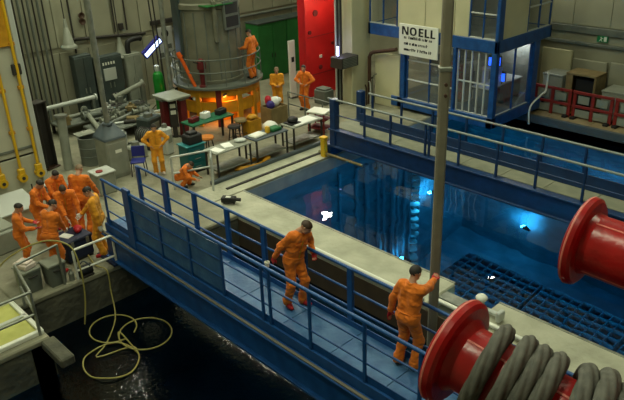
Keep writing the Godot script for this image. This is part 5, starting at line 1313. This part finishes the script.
func drum(label: String, at: Vector3, tilt: float, roped: bool) -> void:
	var o := thing("rope_drum", label, "drum", at)
	var TT := Transform3D(Basis(Vector3.UP, 0.05) * Basis(Vector3.BACK, tilt), at)
	o.transform = TT
	var xf := Transform3D(Basis(Vector3.BACK, -PI / 2), Vector3.ZERO)    # local y runs along +x
	var w := 0.083 if roped else 0.092
	var s := S(); lathe(s, [Vector2(0, -0.012), Vector2(0.118, -0.012), Vector2(0.136, -0.004), Vector2(0.14, 0.004), Vector2(0.138, 0.02), Vector2(0.128, 0.028), Vector2(0.1, 0.03), Vector2(0.09, 0.036)], 48, xf); part("flange", s, M.drum, o)
	s = S(); lathe(s, [Vector2(0.1, 0.03), Vector2(w + 0.002, 0.05), Vector2(w, 1.5), Vector2(0, 1.5)], 40, xf); part("barrel", s, M.drum, o)
	for a in [0.35, 2.2, 4.0]:
		s = S(); box(s, V(0.28, (w + 0.001) * cos(a), (w + 0.001) * sin(a)), V(0.48, 0.004, 0.006), 0.0015, Basis(Vector3.RIGHT, a)); part("weld_line", s, M.drum_edge, o)
	s = S(); lathe(s, [Vector2(0.138, 0.0), Vector2(0.1405, 0.002), Vector2(0.1405, 0.006), Vector2(0.138, 0.008)], 48, xf); part("worn_rim", s, M.drum_edge, o)
	if not roped:
		s = S(); lathe(s, [Vector2(0.092, 0.3), Vector2(0.13, 0.36), Vector2(0.14, 0.36), Vector2(0.14, 0.4), Vector2(0.092, 0.4)], 40, xf); part("inner_flange", s, M.drum, o)
		return
	var rope_runs := [[0.098, 4.3, 0.0], [0.158, 3.7, 0.003], [0.196, 3.4, 0.0], [0.236, 3.7, 0.003]]
	for i in 4:
		var q: Array = rope_runs[i]
		var p := PackedVector3Array()
		for n in 121:
			var t: float = PI + TAU * n / 120.0
			p.append(TT * V(q[0] + 0.024 * sin(t + 0.8), (0.103 + q[2]) * cos(t), (0.103 + q[2]) * sin(t)))
		s = S(); tube(s, p, 0.0215, 36, 75.0, 6)
		solo("rope_turn", ["grey wire rope turn on the lower red drum, nearest its flange", "grey wire rope turn on the lower red drum, second from its flange", "grey wire rope turn on the lower red drum, third from its flange", "grey wire rope turn on the lower red drum, fourth from its flange"][i], "rope", s, M.rope, "wire rope turns on the lower drum")
	for i in 3:
		var p := PackedVector3Array()
		for n in 121:
			var t := PI + TAU * n / 120.0
			p.append(TT * V(0.31 + i * 0.042 + 0.03 * sin(t + 0.5), (0.112 + 0.012 * (i % 2)) * cos(t), (0.112 + 0.012 * (i % 2)) * sin(t)))
		s = S(); tube(s, p, 0.0235, 36, 75.0, 6)
		solo("rope_turn", ["tan-grey thick rope turn at the right of the lower drum, left one of three", "tan-grey thick rope turn at the right of the lower drum, middle one of three", "tan-grey thick rope turn at the right of the lower drum, right one of three"][i], "rope", s, M.rope, "thick rope turns at the right")

# ---------------------------------------------------------------- people
# Meshes a set of tapered capsules joined smoothly. caps: [a, b, ra, rb]
func field(s: SurfaceTool, caps: Array, cell: float, soft: float, xf := Transform3D.IDENTITY, paint := 0, wrinkle := 0.0, seed_n := 1) -> void:
	var lo := Vector3.INF
	var hi := -Vector3.INF
	for c in caps:
		var r: float = maxf(c[2], c[3]) + 3.0 * soft + cell * 2.0
		for p in [c[0], c[1]]:
			lo = lo.min(p - Vector3.ONE * r)
			hi = hi.max(p + Vector3.ONE * r)
	var nx := int((hi.x - lo.x) / cell) + 2
	var ny := int((hi.y - lo.y) / cell) + 2
	var nz := int((hi.z - lo.z) / cell) + 2
	var f := PackedFloat32Array()
	f.resize(nx * ny * nz)
	f.fill(0.0)
	var k := 1.0 / soft
	var nyz := nx * ny
	var fn: FastNoiseLite = null
	if wrinkle > 0.0:
		fn = noise(7.0, seed_n, 2)
	for c in caps:
		var a: Vector3 = c[0]
		var b: Vector3 = c[1]
		var ra: float = c[2]
		var rb: float = c[3]
		var ab := b - a
		var il := 1.0 / maxf(ab.length_squared(), 1e-9)
		var m := maxf(ra, rb) + 3.0 * soft
		var l0 := (a.min(b) - Vector3.ONE * m - lo) / cell
		var l1 := (a.max(b) + Vector3.ONE * m - lo) / cell
		for z in range(maxi(int(l0.z), 0), mini(int(l1.z) + 1, nz - 1) + 1):
			for y in range(maxi(int(l0.y), 0), mini(int(l1.y) + 1, ny - 1) + 1):
				var at := z * nyz + y * nx
				for x in range(maxi(int(l0.x), 0), mini(int(l1.x) + 1, nx - 1) + 1):
					var p := lo + Vector3(x, y, z) * cell
					var t := clampf((p - a).dot(ab) * il, 0.0, 1.0)
					var d := p.distance_to(a + ab * t) - (ra + (rb - ra) * t)
					if d < 3.0 * soft:
						f[at + x] += exp(-k * maxf(d, -6.0 * soft))
	for i in f.size():
		f[i] = -log(maxf(f[i], 1e-4)) * soft
	if fn:
		for z in nz:
			for y in ny:
				for x in nx:
					var i := z * nyz + y * nx + x
					if absf(f[i]) < cell * 2.5:
						f[i] += wrinkle * fn.get_noise_3d(lo.x + x * cell, (lo.y + y * cell) * 1.6, lo.z + z * cell)
	var pos := {}
	var nor := {}
	var off := [0, 1, nx, nx + 1, nyz, nyz + 1, nyz + nx, nyz + nx + 1]
	for z in nz - 1:
		for y in ny - 1:
			for x in nx - 1:
				var i := z * nyz + y * nx + x
				var neg := f[i] < 0.0
				if (f[i + 1] < 0.0) == neg and (f[i + nx] < 0.0) == neg and (f[i + nx + 1] < 0.0) == neg and (f[i + nyz] < 0.0) == neg and (f[i + nyz + 1] < 0.0) == neg and (f[i + nyz + nx] < 0.0) == neg and (f[i + nyz + nx + 1] < 0.0) == neg:
					continue
				var sum := Vector3.ZERO
				var cnt := 0
				for e in 12:
					var ca: int = [0, 2, 4, 6, 0, 1, 4, 5, 0, 1, 2, 3][e]
					var cb: int = [1, 3, 5, 7, 2, 3, 6, 7, 4, 5, 6, 7][e]
					var fa := f[i + off[ca]]
					var fb := f[i + off[cb]]
					if (fa < 0.0) != (fb < 0.0):
						var t := fa / (fa - fb)
						var va := Vector3(ca & 1, (ca >> 1) & 1, ca >> 2)
						var vb := Vector3(cb & 1, (cb >> 1) & 1, cb >> 2)
						sum += va.lerp(vb, t)
						cnt += 1
				pos[i] = lo + (Vector3(x, y, z) + sum / cnt) * cell
				var g := Vector3.ZERO
				for q in 8:
					var v := f[i + off[q]]
					g += v * Vector3((q & 1) * 2 - 1, ((q >> 1) & 1) * 2 - 1, (q >> 2) * 2 - 1)
				nor[i] = g.normalized()
	var axes := [1, nx, nyz]
	for i in pos.keys():
		for a in 3:
			if not (i + axes[a] < f.size()) or (f[i] < 0.0) == (f[i + axes[a]] < 0.0):
				continue
			var u: int = axes[(a + 1) % 3]
			var w: int = axes[(a + 2) % 3]
			if not (pos.has(i - u) and pos.has(i - w) and pos.has(i - u - w)):
				continue
			var q := [i, i - u, i - u - w, i - w]
			for t in [[0, 1, 2], [0, 2, 3]]:
				var P := []
				var N := []
				for j in t:
					P.append(pos[q[j]])
					N.append(nor[q[j]])
				var order := [0, 1, 2]
				if ((P[1] - P[0]) as Vector3).cross(P[2] - P[0]).dot(N[0] + N[1] + N[2]) > 0.0:
					order = [0, 2, 1]
				for j in order:
					if paint > 0:
						s.set_color(head_paint(P[j]) if paint == 1 else SKIN)
					s.set_normal((xf.basis * N[j]).normalized())
					s.add_vertex(xf * (P[j] as Vector3))

var HEAD: ArrayMesh
var HAND := {}
var BOOT: ArrayMesh
var HAIR: ArrayMesh
var SKIN := Color(0.50, 0.27, 0.17)

func head_paint(p: Vector3) -> Color:
	if p.y < -0.052 and p.y > -0.068 and absf(p.x) < 0.024 and p.z > 0.07:
		return Color(0.34, 0.11, 0.09)
	if p.y > 0.028 and p.y < 0.036 and absf(absf(p.x) - 0.032) < 0.018 and p.z > 0.07:
		return Color(0.06, 0.04, 0.03)
	return SKIN

func make_human_parts() -> void:
	var s := S()
	var caps := [[V(0, 0.03, -0.03), V(0, 0.035, 0.012), 0.078, 0.074], [V(0, -0.01, 0.03), V(0, -0.05, 0.045), 0.056, 0.044], [V(-0.03, -0.062, 0.035), V(0.03, -0.062, 0.035), 0.03, 0.03], [V(0, -0.088, 0.068), V(0, -0.094, 0.07), 0.018, 0.016],
		[V(-0.028, 0.034, 0.078), V(0.028, 0.034, 0.078), 0.011, 0.011], [V(0, 0.02, 0.088), V(0, -0.018, 0.104), 0.008, 0.012], [V(-0.012, -0.02, 0.094), V(0.012, -0.02, 0.094), 0.008, 0.008], [V(-0.04, -0.012, 0.062), V(-0.044, -0.02, 0.05), 0.017, 0.016], [V(0.04, -0.012, 0.062), V(0.044, -0.02, 0.05), 0.017, 0.016],
		[V(-0.018, -0.06, 0.082), V(0.018, -0.06, 0.082), 0.008, 0.008], [V(-0.08, 0.012, -0.012), V(-0.083, -0.02, -0.006), 0.013, 0.009], [V(0.08, 0.012, -0.012), V(0.083, -0.02, -0.006), 0.013, 0.009], [V(0, -0.06, -0.02), V(0, -0.16, -0.035), 0.052, 0.056]]
	field(s, caps, 0.007, 0.008, Transform3D.IDENTITY, 1)
	for x in [-0.031, 0.031]:
		s.set_color(Color(0.8, 0.78, 0.74)); ball(s, V(x, 0.012, 0.075), V(0.012, 0.009, 0.010), 8)
		s.set_color(Color(0.03, 0.02, 0.015)); ball(s, V(x, 0.012, 0.084), V(0.005, 0.005, 0.003), 6)
	HEAD = s.commit()
	# hair: a cap of the skull that ends at the hairline
	s = S()
	var n := 22
	var m := 8
	var ringv := []
	for j in m + 2:
		var ring := []
		for i in n:
			var ph := TAU * i / n
			var front := cos(ph)                       # 1 at the forehead
			var lim := lerpf(2.45, 1.0, clampf(front * 0.5 + 0.5, 0, 1) ** 1.3)
			if absf(sin(ph)) > 0.8: lim = minf(lim, 1.85)
			var th: float = lim * minf(float(j) / m, 1.0)
			var sc := 1.0 if j <= m else 0.88
			var bump := 0.003 * sin(i * 4.1 + j * 2.3)
			var rr: Vector3 = V(0.084 + bump, 0.088 + bump, 0.107 + bump) * sc
			ring.append(V(sin(th) * sin(ph) * rr.x, 0.036 + cos(th) * rr.y, -0.012 + sin(th) * cos(ph) * rr.z))
		ringv.append(ring)
	for j in m + 1:
		for i in n:
			var i1 := (i + 1) % n
			var A: Vector3 = ringv[j][i]
			var B: Vector3 = ringv[j][i1]
			var Cc: Vector3 = ringv[j + 1][i1]
			var D: Vector3 = ringv[j + 1][i]
			var c0 := V(0, 0.02, -0.01)
			tri(s, A, B, Cc, (A - c0).normalized(), (B - c0).normalized(), (Cc - c0).normalized())
			tri(s, A, Cc, D, (A - c0).normalized(), (Cc - c0).normalized(), (D - c0).normalized())
	HAIR = s.commit()
	# hands: wrist at the origin, fingers along -y, palm facing -x for the left (sx 1), thumb towards +z
	for sx in [1.0, -1.0]:
		for kind in ["relaxed", "grip"]:
			var c := [[V(0, 0.03, 0), V(0, -0.03, 0), 0.026, 0.024]]
			for i in 4:
				c.append([V(0, -0.02, -0.024 + 0.016 * i), V(0, -0.085, -0.032 + 0.021 * i), 0.014, 0.012])
				var bend: float = (0.3 if kind == "relaxed" else 1.25) + 0.06 * (3 - i)
				var len_f: float = [0.062, 0.074, 0.08, 0.072][i]
				var p := V(0, -0.085, -0.032 + 0.021 * i)
				var ang := bend * 0.6
				for k in 3:
					var L: float = len_f * [0.44, 0.32, 0.24][k]
					var q := p + V(-sx * sin(ang), -cos(ang), 0.0) * L
					c.append([p, q, 0.0098 - 0.0008 * k, 0.0092 - 0.0008 * k])
					p = q
					ang += bend * 0.55
			var t0 := V(0, -0.025, 0.022)
			var t1 := V(-sx * 0.018, -0.06, 0.048)
			var t2 := t1 + V(-sx * (0.012 if kind == "relaxed" else 0.03), -0.028, 0.012 if kind == "relaxed" else -0.004)
			c.append([t0, t1, 0.015, 0.012])
			c.append([t1, t2, 0.0112, 0.0098])
			s = S()
			field(s, c, 0.0048, 0.0035, Transform3D.IDENTITY, 2)
			HAND["%s%d" % [kind, int(sx)]] = s.commit()
	s = S()
	field(s, [[V(0, 0.0, -0.03), V(0, 0.07, -0.03), 0.048, 0.044], [V(0, -0.03, -0.05), V(0, -0.035, 0.06), 0.044, 0.044], [V(0, -0.04, 0.07), V(0.004, -0.042, 0.14), 0.045, 0.036]], 0.012, 0.014)
	BOOT = s.commit()

func bend_limb(a: Vector3, target: Vector3, l1: float, l2: float, pole: Vector3) -> Array:
	var d := target - a
	var L := clampf(d.length(), absf(l1 - l2) + 0.02, l1 + l2 - 0.004)
	var n := d.normalized()
	var x := (l1 * l1 - l2 * l2 + L * L) / (2.0 * L)
	var h := sqrt(maxf(l1 * l1 - x * x, 0.0))
	var p := (pole - n * pole.dot(n)).normalized()
	return [a + n * x + p * h, a + n * L]

# face: direction the feet point to on the floor (x, z). o keys: lean, side, twist, hl, hr (hand targets, world), fl, fr (foot offsets),
# drop (pelvis lowered), nod, turn (head), suit, hair, gl, gr (gloves), boots, size, cell
func person(label: String, at: Vector3, face: Vector2, o: Dictionary, group := "") -> void:
	var root := thing("person", label, "person", at, atan2(face.x, face.y), group)
	var k: float = o.get("size", 1.0)
	var inv := Transform3D(Basis(Vector3.UP, atan2(face.x, face.y)).scaled(Vector3.ONE * k), at).affine_inverse()
	var drop: float = o.get("drop", 0.0)
	var pel := V(0, 0.97 - drop, o.get("back", 0.0))
	var ub := Basis(Vector3.UP, o.get("twist", 0.0)) * Basis(Vector3.BACK, o.get("side", 0.0)) * Basis(Vector3.RIGHT, o.get("lean", 0.05))
	var UP := Transform3D(ub, pel - ub * V(0, 0.97, 0))
	var sh := {1: (UP * V(0.185, 1.42, -0.01)), -1: (UP * V(-0.185, 1.42, -0.01))}
	var neck: Vector3 = (UP * V(0, 1.46, -0.02))
	var hb := ub * Basis(Vector3.UP, o.get("turn", 0.0)) * Basis(Vector3.RIGHT, o.get("nod", 0.1))
	var head: Vector3 = (UP * V(0, 1.52, -0.005)) + hb * V(0, 0.115, 0.02)
	var suit := []
	var body := []
	suit.append([(UP * V(-0.07, 0.95, -0.01)), (UP * V(0.07, 0.95, -0.01)), 0.125, 0.125])
	for x in [-0.065, 0.065]:
		suit.append([(UP * V(x, 0.97, 0)), (UP * V(x * 1.15, 1.18, 0.0)), 0.114, 0.106])
		suit.append([(UP * V(x * 1.15, 1.18, 0)), (UP * V(x * 1.35, 1.36, -0.015)), 0.11, 0.108])
	suit.append([(UP * V(-0.13, 1.42, -0.02)), (UP * V(0.13, 1.42, -0.02)), 0.075, 0.075])
	suit.append([(UP * V(0, 1.40, -0.02)), neck, 0.09, 0.07])
	var st := S()
	for sg in [1, -1]:
		var f: Vector3 = o.get("fl" if sg > 0 else "fr", V(0.11 * sg, 0, 0.0))
		var hip := pel + V(0.09 * sg, -0.04, 0)
		var leg := bend_limb(hip, f + V(0, 0.09, -0.02), 0.43, 0.44, V(0.15 * sg, 0, 1))
		suit.append([hip, leg[0], 0.1, 0.08])
		suit.append([leg[0], leg[1], 0.08, 0.072])
		suit.append([leg[1] + V(0, 0.05, 0), leg[1] + V(0, 0.02, 0), 0.08, 0.078])
		body.append([hip, leg[0], 0.08, 0.06]); body.append([leg[0], leg[1] + V(0, 0.03, 0), 0.055, 0.04])
		mesh_part("boot", BOOT, o.get("boots", M.black), root, Transform3D(Basis(Vector3.UP, 0.25 * sg).scaled(Vector3.ONE * k), (f + V(0, 0.086, 0)) * k))
		var key := "hl" if sg > 0 else "hr"
		var tgt: Vector3 = sh[sg] + V(0.09 * sg, -0.52, 0.08)
		if o.has(key):
			tgt = inv * (o[key] as Vector3)
		elif o.has(key + "_local"):
			tgt = o[key + "_local"]
		var pole: Vector3 = o.get("pole", V(0.7 * sg, -0.5, -0.8) * V(1, 1, 1))
		if o.has("pole"): pole.x *= sg
		var arm := bend_limb(sh[sg], tgt, 0.29, 0.27, pole)
		var wr: Vector3 = arm[1]
		var dir: Vector3 = (wr - arm[0]).normalized()
		suit.append([sh[sg], arm[0], 0.076, 0.064])
		suit.append([arm[0], wr - dir * 0.02, 0.062, 0.05])
		body.append([sh[sg], arm[0], 0.05, 0.042]); body.append([arm[0], wr, 0.04, 0.03])
		var fwd: Vector3 = o.get("thumb", ub * V(0, 0, 1))
		var zz := (fwd - dir * fwd.dot(dir)).normalized()
		var hbas := Basis((-dir).cross(zz), -dir, zz)
		var hm: ArrayMesh = HAND["%s%d" % ["grip" if o.get("grip", false) else "relaxed", sg]]
		var hx := Transform3D(hbas.scaled(Vector3.ONE * k), (wr + dir * 0.0) * k)
		st.append_from(hm, 0, hx)
		var gm = o.get("gl" if sg > 0 else "gr", null)
		if gm != null:
			mesh_part("glove", hm, gm, root, Transform3D(hbas.scaled(Vector3.ONE * k * 1.08), (wr - dir * 0.004) * k))
			var s := S(); bar(s, (wr - dir * 0.03) * k, (wr + dir * 0.03) * k, 0.042 * k, 0.034 * k, 12); part("glove_cuff", s, gm, root)
	body.append([pel, neck, 0.10, 0.07])
	body.append([sh[1], sh[-1], 0.055, 0.055])
	body.append([neck, head + hb * V(0, -0.06, -0.02), 0.052, 0.05])
	var sx := Transform3D(Basis.from_scale(Vector3.ONE * k), Vector3.ZERO)
	field(st, body, 0.026, 0.012, sx, 2)
	st.append_from(HEAD, 0, Transform3D(hb.scaled(Vector3.ONE * k), head * k))
	part("body", st, M.skin, root)
	var s2 := S()
	field(s2, suit, o.get("cell", 0.019), 0.016, sx, 0, 0.016, int(absf(at.x * 37 + at.z * 91)) % 1000)
	part("overalls", s2, o.get("suit", M.suit), root)
	# collar, zip and pockets
	var s3 := S()
	var nb := ub.scaled(Vector3.ONE * k)
	lathe(s3, [Vector2(0.085, -0.03), Vector2(0.078, 0.035), Vector2(0.068, 0.035), Vector2(0.07, -0.03)], 18, Transform3D(nb, neck * k))
	part("collar", s3, o.get("suit", M.suit), root)
	s3 = S(); box(s3, ((UP * V(0, 1.2, 0.124)) as Vector3) * k, V(0.018, 0.36, 0.014) * k, 0.003, ub * Basis(Vector3.RIGHT, -0.04)); part("zip", s3, M.ochre, root)
	for x in [-0.1, 0.1]:
		s3 = S(); box(s3, ((UP * V(x, 1.3, 0.112)) as Vector3) * k, V(0.1, 0.035, 0.02) * k, 0.006, ub); part("pocket_flap", s3, o.get("suit", M.suit), root)
	s3 = S(); lathe(s3, [Vector2(0.2, -0.014), Vector2(0.21, 0.0), Vector2(0.2, 0.014)], 20, Transform3D((ub * Basis.from_scale(V(1.0, 1.0, 0.66))).scaled(Vector3.ONE * k), ((UP * V(0, 1.03, 0)) as Vector3) * k)); part("waistband", s3, o.get("suit", M.suit), root)
	if o.get("hair", M.hair) != null:
		mesh_part("hair", HAIR, o.get("hair", M.hair), root, Transform3D(hb.scaled(Vector3.ONE * k), head * k))

func people() -> void:
	make_human_parts()
	var g := "workers in orange overalls"
	# on the near bridge
	person("person in orange overalls on the near bridge, looking down, with a white cup", V(-8.0, 0.9, -6.98), Vector2(0.95, 0.05), {"size": 1.04, "lean": 0.2, "side": -0.2, "turn": 0.55, "nod": 0.5, "hr": V(-8.3, 1.83, -6.72), "hl": V(-7.82, 1.95, -7.3), "gl": M.glove_red, "gr": M.glove_red, "boots": M.boot_red, "fl": V(0.13, 0, 0.06), "fr": V(-0.12, 0, -0.06), "hair": M.hair_brown, "cell": 0.016}, g)
	var s := S(); lathe(s, [Vector2(0, 0), Vector2(0.04, 0), Vector2(0.05, 0.1), Vector2(0.045, 0.1), Vector2(0.036, 0.01), Vector2(0, 0.01)], 14); solo("white_cup", "white cup held over the railing by the worker on the near bridge", "cup", s, M.white, "", V(-8.36, 1.72, -6.66))
	person("person in orange overalls seen from behind, a red glove on the beige mast", V(-5.42, 0.9, -7.0), Vector2(0.0, -1.0), {"size": 1.03, "lean": 0.22, "side": -0.04, "turn": 0.0, "nod": 0.15, "hr": V(-5.5, 2.2, -7.84), "hl": V(-5.85, 1.6, -7.0), "gl": M.glove_red, "gr": M.glove_red, "boots": M.black, "fl": V(0.15, 0, 0.0), "fr": V(-0.12, 0, 0.05), "hair": M.hair, "cell": 0.016}, g)
	# round the navy chest
	person("person in orange overalls in profile, leftmost of the crew, red gloves forward", V(-14.75, 0, -4.62), Vector2(0.45, -0.9), {"lean": 0.12, "nod": 0.3, "hr": V(-14.5, 1.02, -4.9), "hl": V(-14.82, 1.04, -5.0), "gl": M.glove_red, "gr": M.glove_red, "boots": M.boot_white, "size": 0.95}, g)
	person("person in orange overalls seen from behind with a white glove, left of the chest", V(-13.98, 0, -5.02), Vector2(-0.35, -1.0), {"lean": 0.28, "nod": 0.35, "hr": V(-14.1, 0.85, -5.45), "hl": V(-14.5, 0.85, -5.3), "gr": M.glove_white, "gl": M.glove_white, "boots": M.boot_red, "size": 1.03}, g)
	person("person in yellow-orange overalls with white gloves, right of the navy chest by the guard frame", V(-13.98, 0, -6.2), Vector2(-0.6, 0.7), {"lean": 0.12, "nod": 0.35, "hl": V(-13.72, 0.85, -6.1), "hr": V(-14.4, 1.0, -5.98), "gl": M.glove_white, "gr": M.glove_white, "boots": M.boot_red, "suit": M.suit_yellow, "hair": M.hair, "size": 1.03}, g)
	person("person in orange overalls facing the camera and looking down, behind the navy chest", V(-15.08, 0, -5.95), Vector2(0.8, 0.35), {"lean": 0.22, "nod": 0.6, "hl": V(-14.72, 0.85, -6.1), "hr": V(-14.68, 0.85, -5.75), "boots": M.boot_red, "hair": M.hair_brown, "gl": M.glove_red, "size": 0.98}, g)
	person("person in orange overalls with short grey-fair hair, bending away at the back of the crew", V(-15.35, 0, -6.45), Vector2(-0.6, -0.7), {"size": 1.05, "lean": 0.22, "nod": 0.5, "boots": M.boot_red, "hair": M.hair_grey, "hl_local": V(0.3, 0.9, 0.35), "hr_local": V(-0.3, 0.9, 0.35)}, g)
	person("person in orange overalls with dark hair, facing right, behind the one at the far left", V(-15.8, 0, -5.5), Vector2(0.8, -0.55), {"lean": 0.28, "nod": 0.4, "hl_local": V(0.1, 1.0, 0.4), "hr_local": V(-0.1, 1.0, 0.42), "boots": M.boot_red, "size": 0.98}, g)
	person("person in orange overalls with dark hair, half hidden at the crew's back", V(-16.15, 0, -6.15), Vector2(0.9, -0.1), {"lean": 0.25, "nod": 0.45, "hl_local": V(0.1, 1.0, 0.4), "hr_local": V(-0.1, 1.0, 0.42), "boots": M.boot_red, "size": 0.97}, g)
	# in the middle and far
	person("person in yellow-orange overalls standing with hands on hips beside the teal cabinet", V(-17.28, 0, -9.86), Vector2(0.85, 0.5), {"lean": 0.02, "nod": 0.35, "hl_local": V(0.19, 1.03, 0.06), "hr_local": V(-0.19, 1.03, 0.06), "pole": V(1.2, 0, -0.3), "suit": M.suit_yellow, "boots": M.boot_white, "size": 0.93, "cell": 0.021}, g)
	person("person in orange overalls crouching low behind the pale railing at the slab corner", V(-15.9, 0, -9.85), Vector2(0.9, -0.6), {"drop": 0.6, "lean": 0.75, "back": -0.2, "nod": 0.3, "hl_local": V(0.15, 0.35, 0.45), "hr_local": V(-0.15, 0.35, 0.45), "fl": V(0.12, 0, 0.12), "fr": V(-0.12, 0, -0.02), "boots": M.black, "hair": M.hair_brown, "size": 0.85, "cell": 0.021}, g)
	person("person in orange overalls on the round platform, seen from behind", V(-19.3, 1.5, -15.36), Vector2(-0.7, 0.2), {"lean": 0.06, "nod": 0.25, "hl_local": V(0.28, 1.1, 0.28), "hr_local": V(-0.27, 0.95, 0.15), "boots": M.black, "cell": 0.021}, g)
	person("person in yellow-orange overalls with folded hands before the green cabinet", V(-19.1, 0, -16.3), Vector2(0.8, 0.6), {"lean": 0.02, "nod": 0.2, "hl_local": V(0.05, 1.1, 0.24), "hr_local": V(-0.05, 1.08, 0.25), "boots": M.black, "hair": M.hair_grey, "suit": M.suit_yellow, "cell": 0.021}, g)
	person("person in orange overalls with a hand on the hip before the red column", V(-18.5, 0, -17.15), Vector2(0.2, 0.9), {"lean": 0.02, "nod": 0.2, "turn": 0.2, "hl_local": V(0.2, 1.05, 0.08), "hr_local": V(-0.05, 1.12, 0.25), "pole": V(1.2, 0, -0.3), "boots": M.black, "cell": 0.021}, g)
